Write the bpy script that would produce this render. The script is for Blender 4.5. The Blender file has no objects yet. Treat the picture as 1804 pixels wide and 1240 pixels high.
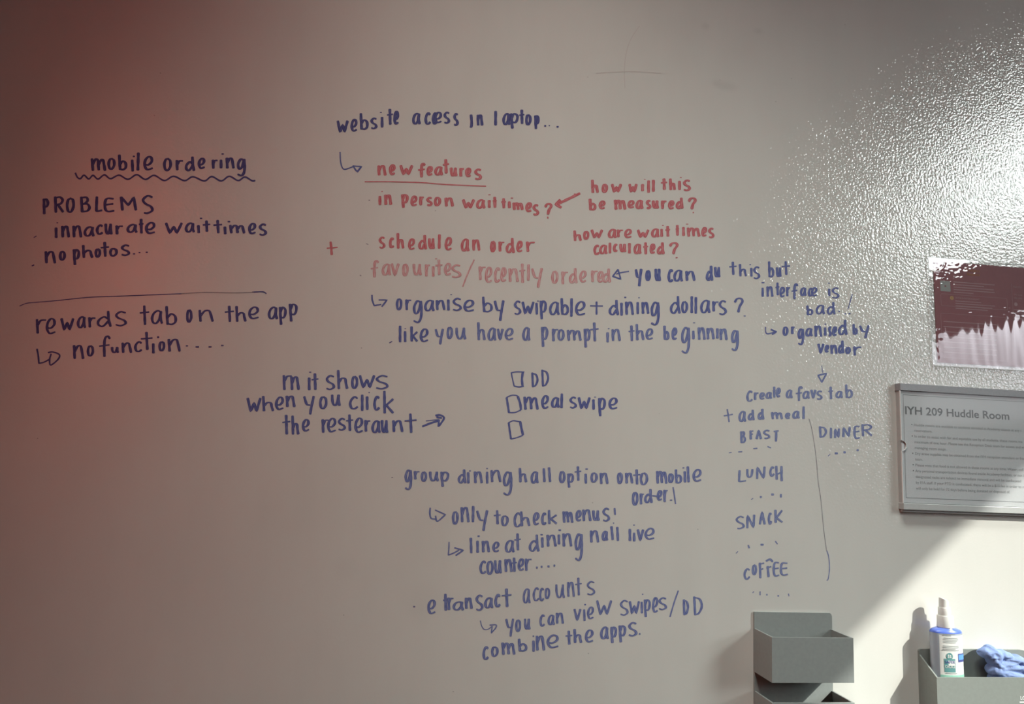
import bpy, bmesh, math, random
from mathutils import Vector, Matrix, noise
random.seed(7)
SC = bpy.context.scene
COL = SC.collection
W, H, FPX = 1804.0, 1240.0, 1303.0
CAM = Vector((0.0, -1.30, 1.40))
YAW, PITCH, ROLL = (math.radians(a) for a in (8.0, 8.0, 2.5))

# ------------------------------------------------------------------ camera
cy, sy, cp, sp = math.cos(YAW), math.sin(YAW), math.cos(PITCH), math.sin(PITCH)
FW = Vector((sy * cp, cy * cp, sp))
_r = Vector((cy, -sy, 0)); _u = _r.cross(FW)
RT = _r * math.cos(ROLL) + _u * math.sin(ROLL)
UP = -_r * math.sin(ROLL) + _u * math.cos(ROLL)
cam_data = bpy.data.cameras.new('camera')
cam_data.sensor_fit = 'HORIZONTAL'; cam_data.sensor_width = 36.0
cam_data.lens = FPX / W * 36.0
cam_data.clip_start = 0.02
cam = bpy.data.objects.new('camera', cam_data); COL.objects.link(cam)
M3 = Matrix((RT, UP, -FW)).transposed()
cam.matrix_world = Matrix.Translation(CAM) @ M3.to_4x4()
SC.camera = cam

# ------------------------------------------------------------------ view, sky, sun, added lights
SC.view_settings.view_transform = 'Standard'
SC.view_settings.look = 'None'
SC.view_settings.exposure = 0.0
SC.view_settings.gamma = 1.0
SC.view_settings.use_curve_mapping = False

SUN_DIR = Vector((1.20, -1.0, 1.06)).normalized()      # towards the sun
world = bpy.data.worlds.new('sky'); SC.world = world; world.use_nodes = True
nt = world.node_tree; nt.nodes.clear()
def nd(t, kind, **kw):
    n = t.nodes.new(kind)
    for k, v in kw.items(): setattr(n, k, v)
    return n
def mathn(t, op, a, b=None, clamp=False):
    n = nd(t, 'ShaderNodeMath', operation=op); n.use_clamp = clamp
    for i, v in enumerate((a, b)):
        if v is None: continue
        if isinstance(v, (int, float)): n.inputs[i].default_value = v
        else: t.links.new(v, n.inputs[i])
    return n.outputs[0]
def maprange(t, v, a, b, c, d, smooth=True):
    n = nd(t, 'ShaderNodeMapRange'); n.interpolation_type = 'SMOOTHSTEP' if smooth else 'LINEAR'
    t.links.new(v, n.inputs[0])
    for i, x in enumerate((a, b, c, d)): n.inputs[i + 1].default_value = x
    return n.outputs[0]
tc = nd(nt, 'ShaderNodeTexCoord')
sx = nd(nt, 'ShaderNodeSeparateXYZ'); nt.links.new(tc.outputs['Generated'], sx.inputs[0])
dot = nd(nt, 'ShaderNodeVectorMath', operation='DOT_PRODUCT')
nt.links.new(tc.outputs['Generated'], dot.inputs[0]); dot.inputs[1].default_value = SUN_DIR
glow = maprange(nt, dot.outputs['Value'], 0.86, 1.0, 0.0, 1.0)
elev = maprange(nt, sx.outputs[2], 0.19, 0.29, 0.0, 1.0)
SKY_LOW, SKY_HIGH, SKY_GLOW = 2.5, 5.8, 14.0
stren = mathn(nt, 'ADD', mathn(nt, 'ADD', mathn(nt, 'MULTIPLY', elev, SKY_HIGH - SKY_LOW), SKY_LOW), mathn(nt, 'MULTIPLY', glow, SKY_GLOW))
bg = nd(nt, 'ShaderNodeBackground')
skc = nd(nt, 'ShaderNodeMix', data_type='RGBA'); nt.links.new(elev, skc.inputs['Factor'])
skc.inputs['A'].default_value = (0.96, 0.97, 1.04, 1); skc.inputs['B'].default_value = (0.90, 1.0, 0.96, 1)
nt.links.new(skc.outputs['Result'], bg.inputs[0])
nt.links.new(stren, bg.inputs[1])
wo = nd(nt, 'ShaderNodeOutputWorld'); nt.links.new(bg.outputs[0], wo.inputs[0])

sun_data = bpy.data.lights.new('sun', 'SUN'); sun_data.energy = 5.3; sun_data.angle = math.radians(0.55)
sun_data.color = (1.0, 0.985, 0.90)
sun = bpy.data.objects.new('sun', sun_data); COL.objects.link(sun)
sun.location = SUN_DIR * 8 + Vector((0, 0, 1.4))
sun.rotation_euler = SUN_DIR.to_track_quat('Z', 'Y').to_euler()

ROOM_R, ROOM_L, ROOM_B, CEIL = 3.50, -0.84, -4.6, 3.78
WIN_Y0, WIN_Y1, WIN_Z0, WIN_Z1 = -3.50, -1.68, 1.70, 1.40 + 2.16
def area(name, loc, size, energy, color, aim, portal=False):
    l = bpy.data.lights.new(name, 'AREA'); l.shape = 'RECTANGLE'; l.size, l.size_y = size
    l.energy = energy; l.color = color
    o = bpy.data.objects.new(name, l); COL.objects.link(o); o.location = loc
    o.rotation_euler = (Vector(loc) - Vector(aim)).to_track_quat('Z', 'Y').to_euler()
    if portal: l.cycles.is_portal = True
    return o
wc = ((WIN_Y0 + WIN_Y1) / 2, (WIN_Z0 + WIN_Z1) / 2)
area('window_portal', (ROOM_R + 0.02, wc[0], wc[1]), (WIN_Z1 - WIN_Z0, WIN_Y1 - WIN_Y0), 1, (1, 1, 1), (ROOM_R - 1, wc[0], wc[1]), True)
fill_light = area('added_fill_light', (-0.10, -1.05, CEIL - 0.10), (0.5, 0.4), 3.0, (1.0, 0.995, 0.91), (0.46, 0.0, 0.74))  # added fill light for the middle of the board
fill_light.data.spread = math.radians(46)
fill_light2 = area('added_fill_light', (0.55, -1.15, CEIL - 0.10), (0.5, 0.4), 1.0, (0.93, 1.0, 0.97), (1.05, 0.0, 0.62))  # second added fill, towards the lower right
fill_light2.data.spread = math.radians(34)
bounce_light = area('added_red_wall_light', (1.1, -2.6, CEIL - 0.10), (0.12, 0.12), 4.6, (1.0, 0.56, 0.36), (ROOM_L, -1.05, 1.95))  # added light that drives the red bounce off the left wall
bounce_light.data.spread = math.radians(20)

# ------------------------------------------------------------------ pixel <-> place on the wall
def ray(px, py):
    return FW + RT * ((px - W / 2) / FPX) - UP * ((py - H / 2) / FPX)
def wp(px, py, d=0.0):
    """point at depth d in front of the whiteboard wall (y = -d) seen at this pixel of the photograph"""
    v = ray(px, py); t = (-d - CAM.y) / v.y
    return CAM + v * t

# ------------------------------------------------------------------ materials
def material(name, color, rough=0.5, spec=0.5, metal=0.0, **kw):
    m = bpy.data.materials.new(name); m.use_nodes = True
    b = m.node_tree.nodes['Principled BSDF']
    b.inputs['Base Color'].default_value = (*color, 1)
    b.inputs['Roughness'].default_value = rough
    b.inputs['Specular IOR Level'].default_value = spec
    b.inputs['Metallic'].default_value = metal
    for k, v in kw.items(): b.inputs[k].default_value = v
    return m
def textured(name, color, rough=0.5, spec=0.5, scale=200.0, var=0.06, bump=0.0, metal=0.0):
    """a plain surface with slight procedural mottling and optional fine bump"""
    m = material(name, color, rough, spec, metal); t = m.node_tree; b = t.nodes['Principled BSDF']
    g = nd(t, 'ShaderNodeNewGeometry')
    n = nd(t, 'ShaderNodeTexNoise'); n.inputs['Scale'].default_value = scale; n.inputs['Detail'].default_value = 4
    t.links.new(g.outputs['Position'], n.inputs['Vector'])
    f = maprange(t, n.outputs[0], 0.3, 0.7, 1 - var, 1 + var, False)
    mx = nd(t, 'ShaderNodeVectorMath', operation='SCALE'); mx.inputs[0].default_value = color
    t.links.new(f, mx.inputs['Scale']); t.links.new(mx.outputs[0], b.inputs['Base Color'])
    if bump:
        bp = nd(t, 'ShaderNodeBump'); bp.inputs['Strength'].default_value = 1.0; bp.inputs['Distance'].default_value = bump
        t.links.new(n.outputs[0], bp.inputs['Height']); t.links.new(bp.outputs[0], b.inputs['Normal'])
    return m

def whiteboard_material():
    m = material('whiteboard_paint', (0.74, 0.72, 0.69), 0.6, 0.0, 0.0, **{'Coat Weight': 1.0, 'Coat Roughness': 0.085, 'Coat IOR': 1.75}); t = m.node_tree; b = t.nodes['Principled BSDF']
    g = nd(t, 'ShaderNodeNewGeometry'); pos = g.outputs['Position']
    # worn erasing haze: broad, faint, plus streaky wipes
    n1 = nd(t, 'ShaderNodeTexNoise'); n1.inputs['Scale'].default_value = 3.2; n1.inputs['Detail'].default_value = 6; t.links.new(pos, n1.inputs['Vector'])
    mp = nd(t, 'ShaderNodeMapping'); mp.inputs['Scale'].default_value = (9, 1, 2.2); mp.inputs['Rotation'].default_value = (0, 0.5, 0); t.links.new(pos, mp.inputs[0])
    n2 = nd(t, 'ShaderNodeTexNoise'); n2.inputs['Scale'].default_value = 2.0; n2.inputs['Detail'].default_value = 5; t.links.new(mp.outputs[0], n2.inputs['Vector'])
    f = mathn(t, 'MULTIPLY', maprange(t, n1.outputs[0], 0.3, 0.7, 0.965, 1.03, False), maprange(t, n2.outputs[0], 0.3, 0.7, 0.985, 1.015, False))
    # individual smudges left by fingers and erasers
    for (px, py, r, k) in SMUDGES:
        c = wp(px, py)
        sb = nd(t, 'ShaderNodeVectorMath', operation='SUBTRACT'); t.links.new(pos, sb.inputs[0]); sb.inputs[1].default_value = c
        ml = nd(t, 'ShaderNodeVectorMath', operation='MULTIPLY'); t.links.new(sb.outputs[0], ml.inputs[0]); ml.inputs[1].default_value = (1 / r[0], 0, 1 / r[1])
        ln = nd(t, 'ShaderNodeVectorMath', operation='LENGTH'); t.links.new(ml.outputs[0], ln.inputs[0])
        f = mathn(t, 'MULTIPLY', f, maprange(t, ln.outputs['Value'], 0.1, 1.0, k, 1.0))
    # tiny ink specks
    vo = nd(t, 'ShaderNodeTexVoronoi'); vo.inputs['Scale'].default_value = 26; t.links.new(pos, vo.inputs['Vector'])
    wn = nd(t, 'ShaderNodeSeparateColor'); t.links.new(vo.outputs['Color'], wn.inputs[0])
    near = mathn(t, 'LESS_THAN', vo.outputs['Distance'], 0.028)
    pick = mathn(t, 'GREATER_THAN', wn.outputs[0], 0.80)
    f = mathn(t, 'MULTIPLY', f, mathn(t, 'SUBTRACT', 1.0, mathn(t, 'MULTIPLY', mathn(t, 'MULTIPLY', near, pick), 0.35)))
    mx = nd(t, 'ShaderNodeVectorMath', operation='SCALE'); mx.inputs[0].default_value = (0.715, 0.715, 0.67)
    t.links.new(f, mx.inputs['Scale']); t.links.new(mx.outputs[0], b.inputs['Base Color'])
    # orange-peel roller texture of the paint
    n3 = nd(t, 'ShaderNodeTexNoise'); n3.inputs['Scale'].default_value = 205; n3.inputs['Detail'].default_value = 1.0; n3.inputs['Roughness'].default_value = 0.5
    t.links.new(pos, n3.inputs['Vector'])
    bp = nd(t, 'ShaderNodeBump'); bp.inputs['Strength'].default_value = 1.0; bp.inputs['Distance'].default_value = 0.00082
    t.links.new(n3.outputs[0], bp.inputs['Height']); t.links.new(bp.outputs[0], b.inputs['Coat Normal'])     # the texture sits in the glossy dry-erase coat
    return m
SMUDGES = [(1280, 152, (0.035, 0.016), 0.93), (1243, 46, (0.012, 0.012), 0.94), (1336, 55, (0.016, 0.010), 0.94),
           (1262, 146, (0.015, 0.012), 0.95), (740, 1060, (0.05, 0.05), 0.97), (610, 1000, (0.03, 0.03), 0.97)]

def ink_material(name, dark, light, streak=0.5, edge=0.35):
    """dry marker: dense along the stroke edges, streaky and thinner down the middle"""
    m = material(name, dark, 0.45, 0.25); t = m.node_tree; b = t.nodes['Principled BSDF']
    uv = nd(t, 'ShaderNodeUVMap'); uv.uv_map = 'UVMap'
    s = nd(t, 'ShaderNodeSeparateXYZ'); t.links.new(uv.outputs[0], s.inputs[0])
    ed = mathn(t, 'MULTIPLY', mathn(t, 'ABSOLUTE', mathn(t, 'SUBTRACT', s.outputs[0], 0.5)), 2.0)
    mp = nd(t, 'ShaderNodeMapping'); mp.inputs['Scale'].default_value = (2.6, 0.035, 1); t.links.new(uv.outputs[0], mp.inputs[0])
    n = nd(t, 'ShaderNodeTexNoise'); n.inputs['Scale'].default_value = 2.2; n.inputs['Detail'].default_value = 2; t.links.new(mp.outputs[0], n.inputs['Vector'])
    e = maprange(t, ed, 0.25, 0.95, 0.0, 1.0)
    f = mathn(t, 'ADD', mathn(t, 'MULTIPLY', e, edge), maprange(t, n.outputs[0], 0.62, 0.38, 1 - streak - edge * 0.5, 1.0, False), True)
    mx = nd(t, 'ShaderNodeMix', data_type='RGBA'); t.links.new(f, mx.inputs['Factor'])
    mx.inputs['A'].default_value = (*light, 1); mx.inputs['B'].default_value = (*dark, 1)
    t.links.new(mx.outputs['Result'], b.inputs['Base Color'])
    return m
def clear_material(name, rough=0.04, ior=1.5, tint=(1, 1, 1), gain=1.0):
    m = bpy.data.materials.new(name); m.use_nodes = True; t = m.node_tree; t.nodes.clear()
    tr = nd(t, 'ShaderNodeBsdfTransparent'); tr.inputs[0].default_value = (*tint, 1)
    gl = nd(t, 'ShaderNodeBsdfGlossy'); gl.inputs['Roughness'].default_value = rough
    g = nd(t, 'ShaderNodeNewGeometry'); dt = nd(t, 'ShaderNodeVectorMath', operation='DOT_PRODUCT')
    t.links.new(g.outputs['Incoming'], dt.inputs[0]); t.links.new(g.outputs['Normal'], dt.inputs[1])
    f0 = ((ior - 1) / (ior + 1)) ** 2                      # reflectance rises towards grazing, the same from both sides
    gz = mathn(t, 'POWER', mathn(t, 'SUBTRACT', 1.0, mathn(t, 'ABSOLUTE', dt.outputs['Value'])), 5.0)
    fr = mathn(t, 'ADD', mathn(t, 'MULTIPLY', gz, 1 - f0), f0)
    mix = nd(t, 'ShaderNodeMixShader')
    t.links.new(mathn(t, 'MULTIPLY', fr, gain, True), mix.inputs[0])
    t.links.new(tr.outputs[0], mix.inputs[1]); t.links.new(gl.outputs[0], mix.inputs[2])
    o = nd(t, 'ShaderNodeOutputMaterial'); t.links.new(mix.outputs[0], o.inputs[0])
    return m

MAT = {
    'board': whiteboard_material(),
    'red_bounce': textured('red_bounce_wall', (0.56, 0.070, 0.035), 0.7, 0.2, 60, 0.04),  # red chosen to tint light bounced onto the board
    'white_wall': textured('white_wall_paint', (0.16, 0.158, 0.15), 0.8, 0.2, 60, 0.03),
    'blocker_dark': textured('light_blocker_dark', (0.05, 0.048, 0.045), 0.9, 0.1, 200, 0.1),  # dark surface of the added light blocker
    'ceiling': textured('ceiling_tile', (0.22, 0.215, 0.20), 0.9, 0.1, 90, 0.05),
    'floor': textured('grey_carpet', (0.16, 0.15, 0.145), 0.95, 0.05, 400, 0.25),
    'win_frame': textured('window_frame_metal', (0.08, 0.08, 0.08), 0.4, 0.5, 80, 0.03),
    'blue': ink_material('blue_marker_ink', (0.080, 0.100, 0.30), (0.20, 0.24, 0.47), 0.55, 0.35),
    'blue_mid': ink_material('blue_marker_ink_worn', (0.105, 0.135, 0.345), (0.30, 0.345, 0.56), 0.62, 0.35),
    'blue_pale': ink_material('blue_marker_ink_pale', (0.135, 0.170, 0.37), (0.33, 0.38, 0.56), 0.6, 0.35),  # paler blue for the right-hand column
    'navy': ink_material('blue_marker_ink_fresh', (0.058, 0.062, 0.205), (0.14, 0.15, 0.33), 0.5, 0.35),
    'red': ink_material('red_marker_ink', (0.50, 0.105, 0.125), (0.63, 0.29, 0.305), 0.65, 0.30),
    'red_pale': ink_material('red_marker_ink_faded', (0.56, 0.22, 0.235), (0.675, 0.50, 0.49), 0.85, 0.35),
    'grey_ink': ink_material('grey_marker_trace', (0.22, 0.21, 0.24), (0.42, 0.41, 0.42), 0.5, 0.3),
    'faint': ink_material('faint_wiped_trace', (0.56, 0.53, 0.50), (0.68, 0.65, 0.61), 0.5, 0.3),
}

# ------------------------------------------------------------------ object helpers
def link_mesh(name, verts, faces, mat, parent=None, smooth=False):
    me = bpy.data.meshes.new(name); me.from_pydata([tuple(v) for v in verts], [], faces); me.update()
    o = bpy.data.objects.new(name, me); COL.objects.link(o)
    if mat: me.materials.append(mat)
    if smooth:
        for p in me.polygons: p.use_smooth = True
    if parent: attach(o, parent)
    return o
def link_bm(name, bm, mat, parent=None, smooth=False):
    bmesh.ops.recalc_face_normals(bm, faces=bm.faces[:])
    me = bpy.data.meshes.new(name); bm.to_mesh(me); bm.free()
    o = bpy.data.objects.new(name, me); COL.objects.link(o)
    if mat: me.materials.append(mat)
    if smooth:
        for p in me.polygons: p.use_smooth = True
        me.set_sharp_from_angle(angle=math.radians(38))
    if parent: attach(o, parent)
    return o
def attach(o, parent):
    o.parent = parent
    o.matrix_parent_inverse = Matrix.Translation(-parent.location)
def empty(name, loc, label, cat, group=None):
    o = bpy.data.objects.new(name, None); COL.objects.link(o); o.location = loc
    o.empty_display_size = 0.03
    return tag(o, label, cat, group)
def tag(o, label, cat, group=None):
    o['label'] = label; o['category'] = cat
    if group: o['group'] = group
    return o
def structure(o): o['kind'] = 'structure'; return o
def box_bm(bm, lo, hi):
    x0, y0, z0 = lo; x1, y1, z1 = hi
    v = [bm.verts.new(c) for c in ((x0, y0, z0), (x1, y0, z0), (x1, y1, z0), (x0, y1, z0), (x0, y0, z1), (x1, y0, z1), (x1, y1, z1), (x0, y1, z1))]
    for f in ((0, 3, 2, 1), (4, 5, 6, 7), (0, 1, 5, 4), (1, 2, 6, 5), (2, 3, 7, 6), (3, 0, 4, 7)): bm.faces.new([v[i] for i in f])
    return v
def bevelled(bm, w, seg=2):
    bmesh.ops.bevel(bm, geom=bm.edges[:], offset=w, segments=seg, affect='EDGES', profile=0.5)

# ------------------------------------------------------------------ the room
def room():
    T = 0.12
    bm = bmesh.new(); box_bm(bm, (ROOM_L - T, 0, -0.1), (ROOM_R + T, T, CEIL + 0.1)); structure(link_bm('wall_back', bm, MAT['board']))
    bm = bmesh.new(); box_bm(bm, (ROOM_L - T, ROOM_B, -0.1), (ROOM_L, 0, CEIL + 0.1)); structure(link_bm('added_wall_left', bm, MAT['red_bounce']))  # unseen wall, added in red to bounce red onto the board's left side
    bm = bmesh.new(); box_bm(bm, (ROOM_L - T, ROOM_B - T, -0.1), (ROOM_R + T, ROOM_B, CEIL + 0.1)); structure(link_bm('wall_front', bm, MAT['white_wall']))
    bm = bmesh.new(); box_bm(bm, (ROOM_L, ROOM_B, -0.1), (ROOM_R, 0, 0)); structure(link_bm('floor', bm, MAT['floor']))
    bm = bmesh.new(); box_bm(bm, (ROOM_L, ROOM_B, CEIL), (ROOM_R, 0, CEIL + 0.1)); structure(link_bm('ceiling', bm, MAT['ceiling']))
    bm = bmesh.new(); X0, X1 = ROOM_R, ROOM_R + T
    box_bm(bm, (X0, ROOM_B, -0.1), (X1, 0, WIN_Z0)); box_bm(bm, (X0, ROOM_B, WIN_Z1), (X1, 0, CEIL + 0.1))
    box_bm(bm, (X0, ROOM_B, WIN_Z0), (X1, WIN_Y0, WIN_Z1)); box_bm(bm, (X0, WIN_Y1, WIN_Z0), (X1, 0, WIN_Z1))
    structure(link_bm('wall_right', bm, MAT['white_wall']))
    bm = bmesh.new(); box_bm(bm, (1.20, -1.82, 0.0), (2.06, -1.72, CEIL)); structure(link_bm('added_light_blocker', bm, MAT['blocker_dark']))  # unseen slab added to keep window light off the board's left side
    bm = bmesh.new(); f = 0.035
    for lo, hi in (((X0 + .03, WIN_Y0, WIN_Z0), (X0 + .09, WIN_Y1, WIN_Z0 + f)), ((X0 + .03, WIN_Y0, WIN_Z0 + f), (X0 + .09, WIN_Y0 + f, WIN_Z1)),
                   ((X0 + .03, WIN_Y1 - f, WIN_Z0 + f), (X0 + .09, WIN_Y1, WIN_Z1)),
                   ((X0 + .03, WIN_Y0 + f, 2.33), (X0 + .09, WIN_Y1 - f, 2.76))):         # deep transom between the panes
        box_bm(bm, lo, hi)
    structure(link_bm('window_1', bm, MAT['win_frame']))
room()

# ------------------------------------------------------------------ handwriting
GLYPH = {
 'a': "90,14 60,2 24,20 5,58 16,92 45,97 74,66 88,14|89,8 86,60 98,97", 'b': "8,0 12,50 18,97|16,62 50,40 86,54 88,84 56,98 18,95",
 'c': "92,14 60,2 22,25 7,60 26,94 60,98 95,84", 'd': "84,52 50,36 12,60 11,88 42,98 84,62|80,0 84,52 97,98",
 'e': "4,58 50,62 88,38 84,9 52,2 18,28 11,68 40,97 96,88", 'f': "95,12 75,1 52,12 44,50 46,100|0,50 90,44",
 'g': "88,9 45,2 8,30 20,58 56,52 88,12|90,4 97,48 86,84 52,100 4,93", 'h': "8,0 12,50 15,99|14,66 45,43 76,46 84,70 95,98",
 'i': "35,0 50,50 65,100", 'j': "55,0 80,60 62,94 12,97", 'k': "12,0 15,98|95,36 20,68|30,62 96,98", 'l': "65,0 50,50 35,100",
 'm': "5,5 12,98|13,46 30,8 46,14 50,55 53,94|52,52 70,14 84,16 90,50 97,98", 'n': "6,6 12,98|13,50 40,11 70,8 82,40 95,98",
 'o': "60,3 25,10 6,50 20,92 55,98 89,65 85,20 55,3", 'p': "8,3 14,50 24,100|11,36 45,3 90,14 88,44 60,62 18,58",
 'r': "8,8 15,98|14,46 45,14 95,10", 's': "92,9 50,2 12,24 30,45 80,62 92,84 50,99 8,93", 't': "48,0 52,50 56,98|0,37 100,32",
 'u': "6,4 10,60 30,95 60,85 85,12|84,4 86,60 97,97", 'v': "4,4 45,97 45,97 95,5", 'w': "3,3 25,95 25,95 50,32 50,32 68,94 68,94 97,3",
 'y': "4,4 28,44 58,50|96,2 74,60 62,99", 'z': "4,4 95,6 95,6 5,96 5,96 95,94",
 'P': "12,2 14,50 18,98|11,8 60,2 92,25 72,48 18,55", 'R': "12,2 14,50 18,98|11,8 60,2 92,20 70,44 20,50|40,50 96,96", 'O': "55,2 20,15 6,55 22,94 60,98 92,60 85,15 50,2",
 'B': "12,3 15,50 20,97|11,6 60,4 74,24 46,44 20,48|20,48 70,47 92,70 70,92 20,97", 'L': "15,0 7,88 7,88 20,98 95,92",
 'E': "90,5 30,4 8,30 10,78 38,97 96,92|12,48 86,42", 'M': "7,2 14,98|9,4 50,62 50,62 84,3 84,3 97,97", 'S': "92,9 50,2 10,24 30,45 80,62 92,84 50,99 20,98",
 'F': "12,5 22,98|13,10 95,4|18,48 76,40", 'A': "6,97 45,2 45,2 92,97|20,62 82,58", 'T': "52,5 46,98|2,8 98,2", 'D': "10,4 20,97|8,6 70,16 94,52 62,88 20,97",
 'I': "50,0 50,100", 'N': "8,97 10,4 10,4 85,95 85,95 94,3", 'U': "5,3 10,70 35,97 75,80 93,3", 'C': "92,12 55,2 18,30 7,65 30,96 60,98 95,78",
 'H': "8,3 14,90|90,4 94,100|12,58 92,42", 'K': "10,2 14,98|95,4 18,66|26,62 98,96", '?': "4,27 30,4 78,3 95,25 62,60 46,98", '.': "0,50 100,50",
 '/': "97,2 3,98", '+': "50,0 52,100|0,52 100,47",
}
CROPS = {'A': (40, 260), 'B': (240, 260), 'C': (20, 460), 'D': (260, 460), 'E': (570, 170), 'F': (800, 170), 'G': (560, 330), 'H': (820, 330), 'I': (1000, 300),
         'J': (1260, 430), 'K': (640, 480), 'L': (880, 480), 'M': (1080, 480), 'N': (420, 630), 'O': (600, 630), 'P': (850, 630), 'Q': (680, 800), 'R': (960, 800),
         'S': (710, 980), 'T': (960, 980), 'U': (1260, 640), 'V': (1260, 840), 'X': (0, 0)}
CS = 6.0133
def smooth(pts, n=7):
    """Catmull-Rom through the points; a doubled point is a corner"""
    runs, cur = [], [pts[0]]
    for p in pts[1:]:
        if p == cur[-1]: runs.append(cur); cur = [p]
        else: cur.append(p)
    runs.append(cur); out = []
    for r in runs:
        if len(r) == 1: continue
        if len(r) == 2:
            seg = [(r[0][0] + (r[1][0] - r[0][0]) * i / n, r[0][1] + (r[1][1] - r[0][1]) * i / n) for i in range(n + 1)]
        else:
            q = [(2 * r[0][0] - r[1][0], 2 * r[0][1] - r[1][1])] + r + [(2 * r[-1][0] - r[-2][0], 2 * r[-1][1] - r[-2][1])]
            seg = []
            for k in range(1, len(q) - 2):
                a, b, c, d = q[k - 1:k + 3]
                for i in range(n):
                    t = i / n; t2 = t * t; t3 = t2 * t
                    seg.append(tuple(0.5 * (2 * b[j] + (c[j] - a[j]) * t + (2 * a[j] - 5 * b[j] + 4 * c[j] - d[j]) * t2 + (3 * b[j] - a[j] - 3 * c[j] + d[j]) * t3) for j in (0, 1)))
            seg.append(r[-1])
        out += seg if not out else seg[1:]
    return out
class Ink:
    """marker strokes drawn on the wall as flat ribbons"""
    def __init__(self): self.v, self.f, self.uv, self.n = [], [], [], 0
    def stroke(self, pts, wv, wh):
        """pts in photograph pixels; wv / wh: ink width on vertical / horizontal runs"""
        P = [p for i, p in enumerate(pts) if i == 0 or math.hypot(p[0] - pts[i - 1][0], p[1] - pts[i - 1][1]) > 0.15]
        if len(P) < 2: P = [(pts[0][0] - 0.4, pts[0][1]), (pts[0][0] + 0.4, pts[0][1])]
        ph = random.random() * 400
        def frame(i):
            a, b = P[max(i - 1, 0)], P[min(i + 1, len(P) - 1)]
            dx, dy = b[0] - a[0], b[1] - a[1]; L = math.hypot(dx, dy) or 1
            return dx / L, dy / L
        rows = []; s = 0
        for i, p in enumerate(P):
            tx, ty = frame(i); hw = 0.5 * math.hypot(wv * ty, wh * tx) * (1 + 0.07 * math.sin(ph + s * 0.45))
            if i: s += math.hypot(p[0] - P[i - 1][0], p[1] - P[i - 1][1])
            rows.append([p, tx, ty, hw, s])
        def cap(row, sgn):
            p, tx, ty, hw, s = row
            return [[(p[0] + sgn * tx * hw * k, p[1] + sgn * ty * hw * k), tx, ty, hw * w, s + sgn * hw * k] for k, w in ((0.34, 0.80), (0.52, 0.42))]
        c0, c1 = cap(rows[0], -1), cap(rows[-1], 1)
        rows = c0[::-1] + rows + c1
        d = 0.00022 + self.n * 1.2e-5; self.n += 1
        base = len(self.v)
        for ri, (p, tx, ty, hw, s) in enumerate(rows):
            for k, u in ((-1, 0.0), (0, 0.5), (1, 1.0)):
                self.v.append(wp(p[0] - ty * hw * k, p[1] + tx * hw * k, d + ri * 1.5e-7)); self.uv.append((u, ph + s))
        for i in range(len(rows) - 1):
            for k in (0, 1):
                a = base + i * 3 + k; self.f.append((a, a + 1, a + 4, a + 3))
    def build(self, name, mat, parent=None):
        org = parent.location if parent else Vector((0, 0, 0))
        me = bpy.data.meshes.new(name); me.from_pydata([tuple(v - org) for v in self.v], [], self.f)
        ul = me.uv_layers.new(name='UVMap')
        for lp in me.loops: ul.data[lp.index].uv = self.uv[lp.vertex_index]
        me.materials.append(mat); me.update()
        # faces towards the room (-y)
        if me.polygons and me.polygons[0].normal.y > 0: me.flip_normals()
        o = bpy.data.objects.new(name, me); COL.objects.link(o)
        if parent: o.parent = parent
        return o
def write(spec, wv=4.5, wh=2.5):
    """'A m712,105,890,252 ...': crop key, then letter + ink box in enlarged crop units; ~x,y;x,y = a free stroke (~w3:...) """
    ink = Ink(); ox, oy = CROPS['A']; k = CS
    for tok in spec.split():
        if len(tok) == 1 and tok in CROPS:
            ox, oy = CROPS[tok]; k = 1.0 if tok == 'X' else CS; continue
        if tok[0] == '~':
            body = tok[1:]; w1, w2 = wv * 0.72, wh
            if body[0] == 'w': w, body = body[1:].split(':'); w1 = w2 = float(w)
            pts = [tuple(float(c) for c in q.split(',')) for q in body.split(';')]
            ink.stroke(smooth([(ox + x / k, oy + y / k) for x, y in pts]), w1, w2); continue
        ch = tok[0]; x0, y0, x1, y1 = (float(c) for c in tok[1:].split(','))
        x0, x1, y0, y1 = ox + x0 / k, ox + x1 / k, oy + y0 / k, oy + y1 / k
        w1, w2 = wv * 1.08, wh * 1.08
        if ch == '.':
            w1 = w2 = max(1.5, min(3.6, (y1 - y0) * 0.95))
        ix, iy = min(w1 * 0.46, (x1 - x0) * 0.47), min(w2 * 0.5, (y1 - y0) * 0.47)
        x0 += ix; x1 -= ix; y0 += iy; y1 -= iy
        for st in GLYPH[ch].split('|'):
            pts = []
            for q in st.split():
                a, b = q.split(','); pts.append((x0 + (x1 - x0) * float(a) / 100, y0 + (y1 - y0) * float(b) / 100))
            ink.stroke(smooth(pts), w1, w2)
    return ink
NOTES = 'handwritten notes on the whiteboard wall'
def note(label, mat, parts, wv=4.5, wh=2.5, cat='writing', name='handwritten_note'):
    inks = []
    for p in parts:
        nm, spec = p[0], p[1]; o = p[2] if len(p) > 2 else {}
        if nm == 'dot':                                        # every dot of a row is a part of its own
            key, *toks = spec.split()
            inks += [('dot', write(key + ' ' + t, o.get('wv', wv), o.get('wh', wh)), MAT[o.get('mat', mat)]) for t in toks]; continue
        inks.append((nm, write(spec, o.get('wv', wv), o.get('wh', wh)), MAT[o.get('mat', mat)]))
    allv = [v for _, i, _ in inks for v in i.v]
    lo = Vector((min(v.x for v in allv), 0, min(v.z for v in allv)))
    if len(inks) == 1:
        root = inks[0][1].build(name, inks[0][2])
        me = root.data
        for v in me.vertices: v.co -= lo
        root.location = lo; return tag(root, label, cat, NOTES)
    root = empty(name, lo, label, cat, NOTES)
    for nm, i, m in inks: i.build(nm, m, root)
    return root

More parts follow.
